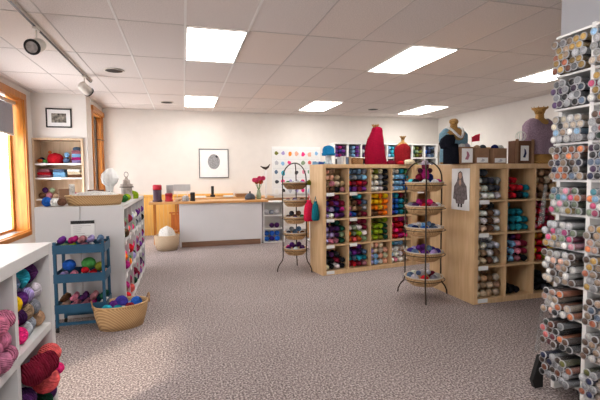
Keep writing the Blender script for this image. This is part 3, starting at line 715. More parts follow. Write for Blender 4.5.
MN = cube_shelf('cube_shelf', 'narrow birch shelf column between the two big birch shelves', (1.725 + 1.492 * math.cos(A10), 5.132 + 1.492 * math.sin(A10), 0), A10, 1, 4, .435, HM, .37, BIRCH, .05, .016, True, tags=[(0, 0)])
for r, rows in enumerate((['kV..'], ['Rk..'], ['kV..'])):
    fill(MN, 0, r, rows, 'narrow birch shelf', 'yarn skeins in the narrow birch shelf')

# ================================================================== right birch shelves
HR = 1.415
RS = cube_shelf('cube_shelf', 'birch cube shelf of yarn at right, beside bead tubes', (2.775, 3.54, 0), .01, 4, 4, 1.49, HR, .385, BIRCH, .05, .016, True,
                tags=[(0, 0), (0, 1), (0, 2), (0, 3)])
RS2 = cube_shelf('cube_shelf', 'birch cube shelf standing back to back behind the right one', (2.775 + 1.49 - .006, 4.325, 0), PI + .01, 4, 4, 1.49, HR, .385, BIRCH, .05, .016, True)
rg = 'yarn skeins in the right birch shelf'
RT = {
 (0, 0): ['GG..', 'wGGg', 'cwGG', 'qwws'], (1, 0): ['....', 'Rr..', 'krrt', 'Rrkt'], (2, 0): ['hah.', 'ahqh', 'haha', 'dhah'],
 (0, 1): ['ghk.', 'cwhs', 'cwhw', 'qchs'], (1, 1): ['t...', 'ttt.', 'ttTt', 'utTt'], (2, 1): ['pR..', 'prR.', 'wrRR', 'prRr'],
 (0, 2): ['sgs.', 'qwgs', 'qash', 'cqhs'], (1, 2): ['nVR.', 'nBpR', 'nBpR', 'nBdk'], (2, 2): ['YOz.', 'YrYz', 'yrRY', 'YrzY'],
 (0, 3): ['ah..', 'qahq', 'qaqa', 'qqaq'], (1, 3): ['....', '....', 'k...', 'kkk.'], (2, 3): ['....', 'kk..', 'kkkk', 'kkGk'],}
for (c, r), rows in RT.items():
    fill(RS, c, r, rows, 'right birch shelf', rg, kind='ball' if (c, r) in ((0, 3), (2, 0)) else 'skein')
# poster on its side
def figure_print(t, s, dark, off=0, y=-.0065):
    pass
t = thing('shawl_poster', 'portrait poster of a person in a long grey shawl', 'poster', (2.7705, 3.76, 1.155), -PI / 2)
PH, PW = .215, .145
ps = bx('poster_sheet', PAPER, t, (-PW, -.004, -PH, PW, 0, PH))
m = MB(); m.poly([(-.035, .14), (-.055, .08), (-.10, .03), (-.115, -.10), (-.075, -.11), (-.065, -.15), (.06, -.15), (.075, -.11), (.115, -.10), (.10, .03), (.055, .08), (.035, .14)], -.0065, -.0042); m.build('shawl_print', pmat('grey_shawl_print', (.17, .14, .14), .8, nscale=40, namt=.4), ps)
m = MB(); m.poly([(.028 * math.cos(a * PI / 8), .145 + .038 * math.sin(a * PI / 8)) for a in range(16)], -.0072, -.0066); m.poly([(-.012, .10), (.012, .10), (.02, .06), (0, .03), (-.02, .06)], -.0072, -.0066); m.build('face_print', pmat('skin_print', (.50, .32, .24), .8, nscale=30, namt=.1), ps)
m = MB(); m.poly([(-.034, .17), (0, .19), (.034, .17), (.04, .12), (.03, .12), (.024, .165), (0, .178), (-.024, .165), (-.03, .09), (-.045, .09)], -.0078, -.0073); m.build('hair_print', BLACK, ps)
for xa in (-.035, .01): bx('boot_print', BLACK, ps, (xa, -.0065, -.185, xa + .025, -.0042, -.15))

# ================================================================== wire basket stands
def stand(label, cx, cy, a0, rims, R, archz, blab, contents, front=None):
    t = thing('basket_stand', label, 'display stand', (cx, cy, 0))
    rp = R + .012
    angs = [a0, a0 + 2 * PI / 3, a0 + 4 * PI / 3]
    for k, a in enumerate(angs):
        c, s = math.cos(a), math.sin(a)
        pts = [(c * (rp + .085), s * (rp + .085), .006), (c * (rp + .08), s * (rp + .08), .05), (c * (rp + .055), s * (rp + .055), .10), (c * (rp + .012), s * (rp + .012), .15), (c * rp, s * rp, .20), (c * rp, s * rp, rims[0] + .03)]
        MB().tube(pts, .008, 8).build('pole', BRONZE, t, True)
    zb = rims[0] + .03; a1, a2 = angs[0], angs[1]
    # arch joining the poles over the top
    for k, a in enumerate(angs):
        c, s = math.cos(a), math.sin(a); hh = archz - zb
        pts = [(c * rp * math.cos(u * PI / 16), s * rp * math.cos(u * PI / 16), zb + hh * math.sin(u * PI / 16)) for u in range(9)]
        MB().tube(pts, .008, 8).build('arch', BRONZE, t, True)
    for z in rims:
        MB().tube([((rp - .0) * math.cos(k * PI / 16), (rp - .0) * math.sin(k * PI / 16), z - .035) for k in range(33)], .004, 6, cap=False).build('basket_ring', BRONZE, t, True)
    for i, z in enumerate(rims):
        h = .10
        b = thing('tiered_basket', f"round tan basket with cream rim, {['topmost','second','third','fourth','lowest'][i]} tier of the {blab}", 'basket', (cx, cy, z - h), 0, f'baskets of the {blab}')
        q = R - .006
        MB().loft([(0, 0, 0, q * .66, q * .66), (h * .3, 0, 0, q * .86, q * .86), (h * .7, 0, 0, q * .96, q * .96), (h * .95, 0, 0, q, q), (h * .95, 0, 0, q - .008, q - .008), (h * .4, 0, 0, q * .80 - .008, q * .80 - .008), (.01, 0, 0, q * .62 - .008, q * .62 - .008)], 36).build('basket_bowl', WICK if i else WICKD if blab.startswith('far') else WICK, b, True)
        MB().loft([(h * .90, 0, 0, q * .985, q * .985), (h * .90, 0, 0, q + .003, q + .003), (h * 1.0, 0, 0, q + .004, q + .004), (h * 1.0, 0, 0, q - .009, q - .009), (h * .96, 0, 0, q - .009, q - .009)], 36, cap=False).build('cloth_liner', WIRE, b, True)
        for j, (ch, rr_, aa, r, dz, kind) in enumerate(contents[i]):
            px, py = cx + math.cos(aa) * rr_, cy + math.sin(aa) * rr_
            pos = {0: 'right', 1: 'back right', 2: 'back', 3: 'back left', 4: 'left', 5: 'front left', 6: 'front', 7: 'front right'}[int(round(aa / (PI / 4))) % 8]
            if rr_ < .03: pos = 'centre'
            lab = f"{PAL[ch][0]} yarn {'ball' if kind == 'ball' else 'skein'} {pos} in the {['topmost','second','third','fourth','lowest'][i]} basket, {blab}"
            if lab in LABELS: lab = lab.replace(' yarn ', ' upper yarn ')
            yarn(kind, ch, (px, py, z - .085 + .012 + r + dz), r, (U(0, 3), U(0, 3), 0), lab, f'yarn in the {blab} baskets', var=j % 3 == 0)
    return t
def ringful(s, R, r=.042, dz=.018, top='', rt=.036):
    out = []
    n = len(s)
    for i, ch in enumerate(s): out.append((ch, R, (2 * PI * i / n + .3) % (2 * PI), r, dz, 'ball'))
    for i, ch in enumerate(top): out.append((ch, R * .45 if len(top) > 1 else 0, 2 * PI * i / len(top) + PI, rt, dz + .055, 'ball'))
    return out
stand('dark wire arched stand of five baskets, nearer, in front of shelves', 2.452, 3.93, math.radians(-117), [1.235, .99, .765, .505, .24], .205, 1.455, 'near wire stand',
      [ringful('buVTkwsm', .135, top='Rn', dz=.02, rt=.042), ringful('RmhgVrdw', .135, top='mPR', rt=.034), ringful('uBsunbuw', .135, top='su', dz=.012, rt=.028),
       ringful('ivliuvli', .135, top='vuv', rt=.032), ringful('Rswusrgs', .135, top='us', rt=.026)])
stand('dark wire arched stand of five baskets, farther, by the counter', 1.47, 5.56, math.radians(-50), [1.22, .985, .755, .54, .325], .172, 1.475, 'far wire stand',
      [ringful('jGuewl', .11, r=.035), ringful('hVdhgh', .11, r=.035), ringful('EhGhVe', .11, r=.035, top='Gh'), ringful('susGuh', .11, r=.038, top='gu'), ringful('VVmVsV', .11, r=.038, top='vV')])
# extra yarn hanging from near stand arch top
# knitted figure on the top tier of the near stand
t = thing('knitted_figure', 'small knitted figure with lilac hat atop the near wire stand', 'toy', (2.44, 3.90, 1.262))
MB().loft([(0, 0, 0, .035, .035), (.03, 0, 0, .045, .04), (.08, 0, 0, .038, .035), (.11, 0, 0, .02, .02)], 20, fold=.03).build('body', CLOTH, t, True).color = (*PAL['m'][1], 1)
MB().loft([(.10, 0, 0, .012, .012), (.115, 0, 0, .035, .033), (.14, 0, 0, .038, .036), (.155, 0, 0, .034, .032)], 20).build('head', CLOTH, t, True).color = (.16, .02, .05, 1)
MB().loft([(.15, 0, 0, .05, .045), (.16, 0, 0, .05, .045), (.165, 0, 0, .038, .036), (.19, 0, 0, .03, .03), (.198, 0, 0, .01, .01)], 20).build('hat', CLOTH, t, True).color = (.50, .42, .52, 1)
for sx in (-1, 1):
    o = MB().loft([(-.026, 0, 0, .006, .006), (-.018, 0, 0, .02, .02), (0, 0, 0, .027, .027), (.018, 0, 0, .02, .02), (.026, 0, 0, .006, .006)], 16).build('pompom', CLOTH, t, True); o.location = (sx * .058, 0, .09); o.color = (.06, .015, .03, 1)
# bags hanging on the far stand
def hang_bag(label, ch, x, y, z0, z1, w, nm):
    t = thing('drawstring_bag', label, 'bag', (x, y, z0))
    h = z1 - z0
    o = MB().loft([(0, 0, 0, w * .75, .03), (h * .06, 0, 0, w, .045), (h * .35, 0, 0, w * .95, .05), (h * .62, 0, 0, w * .72, .042), (h * .72, 0, 0, w * .35, .022), (h * .78, 0, 0, w * .45, .028)], 24, fold=.05, nf=6).build('bag_body', CLOTH, t, True); o.color = (*PAL[ch][1], 1)
    MB().tube([(-w * .3, 0, h * .74), (-w * .1, .0, h * .9), (0, 0, h), (w * .1, 0, h * .9), (w * .3, 0, h * .74)], .004, 6).build('cord', CLOTH, t, True).color = (*PAL[ch][1], 1)
PAL['A'] = ('bright red', (.68, .02, .07))
hang_bag('bright red drawstring bag hanging from the far wire stand', 'A', 1.60, 5.33, .70, 1.06, .072, 0)
hang_bag('dark teal drawstring bag hanging right of the red bag', 't', 1.648, 5.20, .72, 1.04, .05, 0)
lump('silk_flowers', 'z', 'small yellow green flower cluster clipped at far stand', 1.66, 5.50, 1.175, .04, .035, .07, 'flower', mat=CLOTH, fold=.2)

# ================================================================== things on the middle shelf top
def on_mid(l, d, z=HM): return MS.M @ Vector((l, d, z))
ZM = HM + .0005
def mannequin(label, x, y, z, h, w, base=True, mat=WICKG, topstyle='crown', rz=0):
    t = thing('dress_form', label, 'mannequin', (x, y, z), rz)
    m = MB(); m.loft([(0, 0, 0, w * .40, w * .30), (h * .05, 0, 0, w * .42, w * .30), (h * .18, 0, 0, w * .33, w * .24), (h * .35, 0, 0, w * .36, w * .26), (h * .55, 0, 0, w * .42, w * .27), (h * .68, 0, 0, w * .42, w * .22), (h * .76, 0, 0, w * .25, w * .16), (h * .80, 0, 0, w * .11, w * .11), (h * .88, 0, 0, w * .10, w * .10)], 28)
    m.build('torso', mat, t, True)
    if topstyle == 'crown':
        m = MB(); m.loft([(h * .88, 0, 0, w * .11, w * .11), (h * .94, 0, 0, w * .14, w * .14), (h * .97, 0, 0, w * .20, w * .20), (h * .98, 0, 0, w * .20, w * .20), (h * .95, 0, 0, w * .12, w * .12)], 24, fold=.04, nf=8)
        for k in range(10):
            a = 2 * PI * k / 10; m.tube([(w * .185 * math.cos(a), w * .185 * math.sin(a), h * .97), (w * .20 * math.cos(a), w * .20 * math.sin(a), h)], .004, 5)
        m.build('neck_crown', mat, t, True)
    else:
        m = MB(); m.loft([(h * .88, 0, 0, w * .10, w * .10), (h * .92, 0, 0, w * .14, w * .13), (h * .97, 0, 0, w * .13, w * .12), (h * 1.0, 0, 0, w * .06, w * .06)], 20); m.build('neck_knob', mat, t, True)
    return t
# tall red shawl
p = on_mid(.76, .13)
p = Vector((2.60, 5.42, ZM))
mannequin('wicker dress form under the long red shawl', p.x, p.y, p.z, .56, .25)
o = MB().loft([(.0, .01, 0, .15, .13), (.02, .01, 0, .152, .135), (.15, 0, 0, .142, .12), (.28, .0, 0, .125, .11), (.36, .005, 0, .112, .09), (.42, .015, 0, .09, .075), (.47, .025, 0, .078, .065), (.505, .025, 0, .07, .06), (.525, .02, 0, .04, .035)], 40, fold=.05, nf=9).build('long_shawl', CLOTH, None, True)
o.location = p; o.color = (.30, .005, .03, 1); tag(o, 'long crimson knitted shawl on a form atop the middle shelf', 'shawl')
p = Vector((3.06, 5.48, ZM))
mannequin('wicker dress form wearing the short red cardigan', p.x, p.y, p.z, .41, .22, topstyle='crown')
o = MB().loft([(.0, 0, 0, .125, .09), (.02, 0, 0, .13, .095), (.12, 0, 0, .12, .09), (.20, 0, 0, .125, .085), (.25, 0, 0, .115, .075), (.29, 0, 0, .07, .055), (.305, 0, 0, .035, .035)], 32, fold=.03, nf=7).build('red_cardigan', CLOTH, None, True)
o.location = p; o.color = (.27, .014, .02, 1); tag(o, 'short red cardigan on a form right of the long shawl', 'clothing')
lump('knit_sample', 'R', 'dark red knit sample lying right of the long shawl', 2.83, 5.40, ZM, .065, .05, .06, 'knitwear', mat=CLOTH)
lump('cream_cowl', 'c', 'cream knitted cowl in front of the red cardigan', 3.10, 5.36, ZM, .085, .045, .075, 'cowl', mat=CLOTH)
lump('red_cowl', 'r', 'red knitted cowl left of the cream cowl', 2.96, 5.35, ZM, .05, .04, .05, 'cowl', mat=CLOTH)
# hat on stand
t = thing('hat_stand', 'pale block stand carrying the bright blue hat', 'stand', (1.885, 5.36, ZM))
MB().loft([(0, 0, 0, .06, .06), (.015, 0, 0, .06, .06), (.02, 0, 0, .045, .045), (.12, 0, 0, .04, .04), (.135, 0, 0, .055, .055)], 20).build('block', pmat('pale_print', (.42, .48, .52), .7, nscale=25, namt=.4), t, True)
o = MB().loft([(0, 0, 0, .088, .088), (.03, 0, 0, .092, .092), (.035, 0, 0, .082, .082), (.09, 0, 0, .08, .08), (.12, 0, 0, .06, .06), (.135, 0, 0, .02, .02)], 30, fold=.015, nf=12).build('knit_hat', CLOTH, None, True)
o.location = (1.885, 5.36, ZM + .12); o.color = (.015, .19, .42, 1); tag(o, 'bright blue knitted hat at the left end of middle shelf', 'hat')
bk = 'books and boxes on the middle shelf'
for i, (x, w, h, ch, nm) in enumerate(((1.90, .03, .09, 'w', 'white'), (1.945, .03, .10, 's', 'silver grey'))):
    pass
for i, (x, y, w, h, ch) in enumerate(((2.05, 5.36, .035, .10, 's'), (2.095, 5.365, .03, .11, 'w'), (2.135, 5.37, .035, .095, 'u'), (2.18, 5.375, .03, .105, 'a'))):
    o = MB().box(-w / 2, -.05, 0, w / 2, .05, h).build('pattern_booklet', PAINT, None, bevel=.002); o.location = (x, y, ZM); o.rotation_euler = (0, 0, A10); o.color = (*PAL[ch][1], 1)
    tag(o, f"{PAL[ch][0]} pattern booklet standing between the blue hat and brown basket", 'booklet', bk)
basket('small_basket', 'small dark brown basket left of the long red shawl', (2.31, 5.39, ZM), A10, .095, .07, .085, .85, WICKD, .008, False)
for i, (ch, dx) in enumerate((('h', -.045), ('s', 0.0), ('a', .045))): yarn('ball', ch, (2.31 + dx, 5.39, ZM + .067), .03, label=f"{PAL[ch][0]} yarn ball in the small dark basket by the shawl", group='yarn in the small dark basket')
# card in front of the wall display (blue magazine) at left end
o = MB().box(-.11, -.006, 0, .11, .006, .09).build('blue_leaflet', PAINT, None, bevel=.002); o.location = (1.50, 6.5, 0); 
bpy.data.objects.remove(o)

# ================================================================== things on the right shelf top
ZR = HR + .0005
mannequin('golden wicker dress form wearing the light blue top', 2.72, 3.82, ZR, .47, .34, topstyle='knob')
o = MB().loft([(.02, 0, 0, .148, .108), (.16, 0, 0, .14, .10), (.25, 0, 0, .158, .105), (.315, 0, 0, .158, .095), (.36, 0, 0, .115, .072), (.385, 0, 0, .07, .052)], 36, fold=.01, cap=False, scoop=.13, sfrom=.55).build('blue_knit_top', CLOTH, None, True)
o.location = (2.72, 3.82, ZR); o.color = (.20, .36, .46, 1); tag(o, 'light blue knitted top on the golden wicker form', 'clothing')
pts = []
for k in range(21):
    a = PI + PI * k / 20; g_ = math.exp(-((a - 1.5 * PI) / .75) ** 2); pts.append((.085 * math.cos(a), .085 * math.sin(a) - .035 * g_, .375 - .105 * g_))
o = MB().tube(pts, .013, 8).build('white_collar', CLOTH, None, True)
o.location = (2.72, 3.82, ZR); o.color = (.72, .72, .70, 1); tag(o, 'white collar edging around neck of the blue knitted top', 'collar')
# black shawl block
t = thing('black_shawl_display', 'black knitted shawl draped over a display by the blue top', 'shawl', (2.60, 3.68, ZR))
o = MB().loft([(0, 0, 0, .085, .075), (.08, 0, 0, .085, .07), (.16, -.005, 0, .08, .065), (.20, -.01, 0, .07, .055)], 26, fold=.05, nf=6).build('shawl_drape', CLOTH, t, True); o.color = (.012, .013, .02, 1)
o = MB().loft([(.15, -.06, 0, .05, .05), (.20, -.055, 0, .08, .06), (.25, -.04, 0, .075, .055), (.29, -.02, 0, .04, .03)], 22, fold=.06, nf=5).build('shawl_hood', CLOTH, t, True); o.color = (.012, .013, .02, 1)
def kit_bag(label, x, y, w, h, mat, card, ch):
    t = thing('kit_bag', label, 'bag', (x, y, ZR), .01, 'kit bags on the right birch shelf')
    d = .045; th = .003
    bx('bag_body', mat, t, (-w, -d, 0, w, -d + th, h), (-w, d - th, 0, w, d, h), (-w, -d + th, 0, -w + th, d - th, h), (w - th, -d + th, 0, w, d - th, h), (-w + th, -d + th, 0, w - th, d - th, th))
    (cx0, cz0, cx1, cz1) = card
    c = bx('card', PAPER, t, (cx0, -d - .003, cz0, cx1, -d - .0005, cz1)); c['label'] = 'white printed card'
    m = MB(); cx = (cx0 + cx1) / 2; cz = (cz0 + cz1) / 2; a = (cx1 - cx0) * .22; b = (cz1 - cz0) * .3
    m.poly([(cx - a * .3, cz + b), (cx + a * .4, cz + b * .8), (cx + a, cz), (cx + a * .3, cz - b), (cx - a, cz - b * .9), (cx - a * .2, cz)], -d - .0045, -d - .0032)
    o = m.build('card_print', PAINT, c); o.color = (*PAL[ch][1], 1)
    return t
kit_bag('kraft kit bag with tall white card, leftmost of the bags', 2.714, 3.635, .072, .165, KRAFT, (-.062, .01, .062, .15), 'd')
kit_bag('kraft kit bag with low white card, second of the bags', 2.892, 3.635, .080, .155, KRAFT, (-.065, .01, .065, .06), 's')
kit_bag('kraft kit bag with low white card, third of the bags', 3.105, 3.635, .080, .155, KRAFT, (-.065, .01, .065, .055), 's')
t = kit_bag('large dark brown kit bag with photo card, rightmost', 3.41, 3.64, .125, .235, KRAFT2, (-.05, .03, .05, .185), 'n')
for s in (-1, 1): bx('bag_handle', KRAFT, t, (s * .10 - .018, -.05, .0, s * .10 + .018, -.0455, .25))
kg = 'yarn in the kit bags'
for (ch, x, z, r, nm) in (('s', 2.685, .17, .034, 'left in the first kit bag'), ('g', 2.745, .172, .032, 'right in the first kit bag'), ('r', 2.79, .05, .0, ''), ('a', 2.86, .155, .035, 'left in the second kit bag'), ('G', 2.93, .16, .034, 'right in the second kit bag'),
                       ('n', 3.075, .16, .037, 'left in the third kit bag'), ('s', 3.145, .158, .033, 'right in the third kit bag')):
    if r: yarn('ball', ch, (x, 3.635, ZR + z), r, label=f"{PAL[ch][0]} yarn ball {nm}", group=kg)
yarn('ball', 'r', (2.81, 3.75, ZR + .055), .055, label='red yarn ball behind the first two kit bags', group=kg)
yarn('ball', 'r', (2.80, 3.745, ZR + .160), .045, label='red yarn ball resting on another behind the kit bags', group=kg)
basket('bread_basket', 'golden wicker basket behind the middle kit bags', (3.03, 3.80, ZR), 0, .13, .06, .17, .95, WICKG, .008, False)
# red flag card
t = thing('sale_flag', 'small red paper flag standing behind the kit bags', 'flag', (2.985, 3.88, ZR))
MB().tube([(0, 0, 0), (0, 0, .30)], .003, 6).build('flag_stick', LAMPW, t, True)
MB().poly([(.004, .24), (.10, .25), (.105, .33), (.05, .315), (.004, .29)], -.002, .002).build('flag_paper', PAINT, t).color = (.65, .02, .06, 1)
# glass/wire ball
t = thing('wire_globe', 'clear wire globe sitting on the large brown kit bag', 'ornament', (3.40, 3.64, ZR + .285))
m = MB()
for k in range(6):
    a = PI * k / 6; m.tube([(.05 * math.cos(a) * math.cos(u * PI / 10), .05 * math.sin(a) * math.cos(u * PI / 10), .05 * math.sin(u * PI / 10)) for u in range(21)], .0022, 5, cap=False)
m.tube([(0, 0, -.05), (0, 0, -.28)], .003, 5)
m.build('wire_cage', pmat('silver_wire', (.45, .5, .45), .3, .6, nscale=20, namt=.1), t, True)
# purple top form
mannequin('golden wicker dress form wearing the mauve top', 3.715, 3.72, ZR, .61, .40, topstyle='crown')
o = MB().loft([(.10, 0, 0, .15, .13), (.13, 0, 0, .172, .135), (.22, 0, 0, .185, .13), (.33, 0, 0, .188, .132), (.41, 0, 0, .190, .122), (.455, 0, 0, .160, .10), (.49, 0, 0, .10, .075)], 40, fold=.02, nf=9, cap=False, scoop=.07, sfrom=.8).build('mauve_top', CLOTH, None, True)
o.location = (3.715, 3.72, ZR); o.color = (.30, .21, .27, 1); tag(o, 'mauve sleeveless knitted top on the right wicker form', 'clothing')
for (ch, x, y, r, nm) in (('v', 3.90, 3.62, .035, 'right of the mauve top'),):
    yarn('ball', ch, (x, y, ZR + r), r, label=f"{PAL[ch][0]} yarn ball {nm} on the shelf top", group=kg)

# ================================================================== counter
ct2 = thing('sales_counter', 'sales counter with pale grey front and oak top', 'counter', (.5, 8.1, 0))
PALE = pmat('pale_grey_laminate', (.60, .59, .60), .55, nscale=3, namt=.02)
rel(bx('front_panel', PALE, ct2, (-.08, 7.93, .10, 1.44, 7.96, .80)), ct2)
rel(bx('side_panel', PALE, ct2, (-.08, 7.96, 0, -.05, 8.5, .80)), ct2); rel(bx('side_panel', PALE, ct2, (1.41, 7.96, 0, 1.44, 8.5, .80)), ct2)
rel(bx('kick_board', DARKW, ct2, (-.05, 7.945, 0, 1.41, 7.965, .0995)), ct2)
rel(bx('counter_top', OAKTOP, ct2, (-.60, 7.88, .801, 1.56, 8.52, .842), bevel=.004), ct2)
rel(bx('support_leg', PINE, ct2, (-.56, 8.42, 0, -.51, 8.48, .80)), ct2)
bcn = thing('back_desk', 'long oak back desk against the wall behind the counter', 'desk', (.8, 9.5, 0))
rel(bx('desk_top', OAKTOP, bcn, (-.2, 9.2, .80, 1.95, 9.76, .84), bevel=.004), bcn)
for x in (-.18, 1.88): rel(bx('desk_leg', PINE, bcn, (x, 9.25, 0, x + .05, 9.74, .80)), bcn)
ZK = .8425
def canister(label, x, y, r, h, c1, c2, name='canister'):
    t = thing(name, label, 'canister', (x, y, ZK))
    MB().loft([(0, 0, 0, r * 1.15, r * 1.15), (.03, 0, 0, r * 1.1, r * 1.1), (.04, 0, 0, r, r), (h * .7, 0, 0, r, r)], 20).build('body', PAINT, t, True).color = (*c1, 1)
    MB().loft([(h * .7, 0, 0, r * 1.06, r * 1.06), (h * .95, 0, 0, r * 1.06, r * 1.06), (h, 0, 0, r * .8, r * .8)], 20).build('lid', PAINT, t, True).color = (*c2, 1)
canister('tall plum canister with red lid at left end of counter', -.46, 8.12, .075, .31, (.06, .03, .05), (.45, .02, .04))
canister('red jar on the counter right of the tall canister', -.26, 8.12, .065, .15, (.40, .02, .03), (.3, .02, .03), 'candle_jar')
t = thing('card_holder', 'small grey card propped behind the red jar', 'card holder', (-.24, 8.24, ZK))
bx('card', PAINT, t, (-.065, -.004, .12, .065, .004, .30)).color = (.45, .45, .46, 1); bx('holder_post', BLACK, t, (-.008, -.008, 0, .008, .008, .12)); bx('holder_base', BLACK, t, (-.05, -.03, 0, .05, .03, .008))
t = thing('counter_sign', 'wide white sign board on the counter left of centre', 'sign', (-.02, 8.2, ZK))
bx('sign_board', PAINT, t, (-.15, -.006, .19, .15, .006, .31)).color = (.50, .50, .50, 1); bx('sign_post', LAMPW, t, (-.10, -.006, .0, -.085, .006, .19), (.085, -.006, 0, .10, .006, .19)); 
bx('sign_base', LAMPW, t, (-.13, -.05, 0, .13, .05, .01))
lump('yarn_sample', 's', 'silver grey yarn sample under the white counter sign', .03, 8.08, ZK, .06, .05, .11, 'yarn', fold=.08)
lump('tape_dispenser', 'a', 'tan tape dispenser left of the grey sample', -.10, 8.05, ZK, .05, .04, .06, 'dispenser', mat=PAINT, fold=0)
canister('small black bottle right of the counter sign', .165, 8.12, .042, .16, (.015, .012, .012), (.015, .012, .012), 'bottle')
t = thing('desk_phone', 'small dark desk gadget standing on the back desk', 'phone', (.62, 9.45, .8405))
bx('body', BLACK, t, (-.05, -.04, 0, .05, .04, .05), bevel=.006); bx('handset', BLACK, t, (-.03, -.02, .05, .03, .02, .24), bevel=.008)
for i, (x, w, h, c, nm) in enumerate(((.55, .22, .03, (.75, .75, .74), 'white papers left'), (.95, .2, .035, (.75, .75, .74), 'white papers middle'), (1.25, .28, .07, (.28, .13, .05), 'brown tray'))):
    o = MB().box(-w / 2, -.12, 0, w / 2, .12, h).build('desk_papers' if i < 2 else 'desk_tray', PAINT, None, bevel=.004); o.location = (x, 9.32 if i != 0 else 9.34, .8405) if i else (.36, 9.34, .8405); o.color = (*c, 1)
    tag(o, f"stack of {nm} on the back desk" if i < 2 else 'flat brown tray on the back desk by the grey kettle', 'papers' if i < 2 else 'tray')
t = thing('kettle', 'dark grey round kettle on the counter near the flowers', 'kettle', (1.25, 8.15, ZK))
MB().loft([(0, 0, 0, .10, .08), (.04, 0, 0, .105, .085), (.09, 0, 0, .08, .065), (.12, 0, 0, .04, .035)], 24).build('kettle_body', pmat('slate_enamel', (.06, .07, .09), .35, nscale=10, namt=.1), t, True)
MB().loft([(.12, 0, 0, .018, .018), (.16, 0, 0, .014, .014)], 12).build('lid_knob', BLACK, t, True)
t = thing('flower_vase', 'vase of pink gerbera flowers at the right of the counter', 'vase', (1.43, 8.2, ZK))
MB().loft([(0, 0, 0, .045, .045), (.08, 0, 0, .05, .05), (.16, 0, 0, .03, .03), (.18, 0, 0, .038, .038)], 18).build('vase_body', pmat('green_glass', (.30, .38, .25), .15, nscale=8, namt=.1), t, True)
for k in range(7):
    a = k * 2.4; e = Vector((.11 * math.cos(a) * (.4 + .1 * k), .07 * math.sin(a), .34 + .035 * (k % 3)))
    MB().tube([(0, 0, .17), (e.x * .5, e.y * .5, .26), e], .005, 5).build('stem', pmat('stem_green', (.06, .18, .03), .6, nscale=20, namt=.1), t, True)
    m = MB(); 
    for q in range(10):
        aa = 2 * PI * q / 10; m.tube([e, e + Vector((.045 * math.cos(aa), -.012, .045 * math.sin(aa)))], [.006, .013], 5)
    m.build('flower_head', pmat('pink_petal' if k % 3 else 'red_petal', (.62, .04, .13) if k % 3 else (.55, .03, .02), .6, nscale=20, namt=.1), t, True)
t = thing('bird_post', 'slim white post with a dark bird finial by the flowers', 'ornament', (1.66, 8.64, 0))
bx('post', WHITE2, t, (-.02, -.02, 0, .02, .02, 1.40)); 
MB().loft([(1.40, 0, 0, .02, .02), (1.42, 0, 0, .02, .02)], 12).build('post_cap', WHITE2, t)
m = MB(); m.tube([(-.11, 0, 1.50), (-.06, 0, 1.47), (0, 0, 1.45), (.05, 0, 1.48), (.09, 0, 1.54)], [.006, .02, .032, .022, .006], 10); m.tube([(0, 0, 1.42), (0, 0, 1.45)], .006, 6); m.build('bird', BRONZE, t, True)
# wooden rack fixed to the counter's left side
t = thing('magazine_rack', 'small reddish wooden rack fixed to the left side of counter', 'rack', (-.155, 8.03, .30))
for sy in (-.06, .10):
    bx('rack_post', REDW, t, (.05, sy, 0, .072, sy + .02, .49)); bx('rack_post', REDW, t, (-.072, sy, 0, -.05, sy + .02, .34))
bx('cross_bar', REDW, t, (-.10, -.075, .33, .072, -.061, .355)); bx('front_panel', REDW, t, (-.05, -.055, .03, .05, -.045, .31)); bx('rack_base', REDW, t, (-.07, -.06, -.012, .072, .12, -.0005))
# pale basket
t = thing('hamper_basket', 'large pale round basket with white fleece by the counter', 'basket', (-.30, 7.80, 0))
MB().loft([(0, 0, 0, .17, .17), (.10, 0, 0, .205, .205), (.26, 0, 0, .215, .215), (.27, 0, 0, .20, .20), (.02, 0, 0, .16, .16)], 32).build('basket_bowl', WICKP, t, True)
o = lump('wool_fleece', 'w', 'fluffy white wool fleece heaped in the pale basket', -.30, 7.80, .03, .14, .14, .40, 'fleece', mat=CLOTH, fold=.12, nf=5); o.color = (.8, .78, .74, 1)
# low white shelf right of counter
lw = cube_shelf('display_shelf', 'narrow white open shelf right of the sales counter', (1.475, 7.98, 0), 0, 1, 3, .42, .80, .35, WHITE2, .02, .02, True)
lg = 'yarn on the narrow white shelf'
for r, rows in enumerate((['sgs'], ['.VV'], ['bbb', 'bib'])):
    fill(lw, 0, r, rows, 'narrow white shelf', lg, kind='ball', R=.052, inset=.01)
MIDW = wood_mat('mid_brown_board', (.24, .11, .04), (.36, .18, .07), 3, .4, 'X')
o = bx('wall_ledge', MIDW, None, (1.58, 8.36, .801, 2.6, 8.60, .845)); 
tag(o, 'oak ledge board running behind the far wire stand', 'ledge')
bx('ledge_leg', OAKTOP, o, (2.50, 8.38, 0, 2.56, 8.58, .80)); bx('ledge_leg', OAKTOP, o, (1.92, 8.38, 0, 1.96, 8.58, .80))

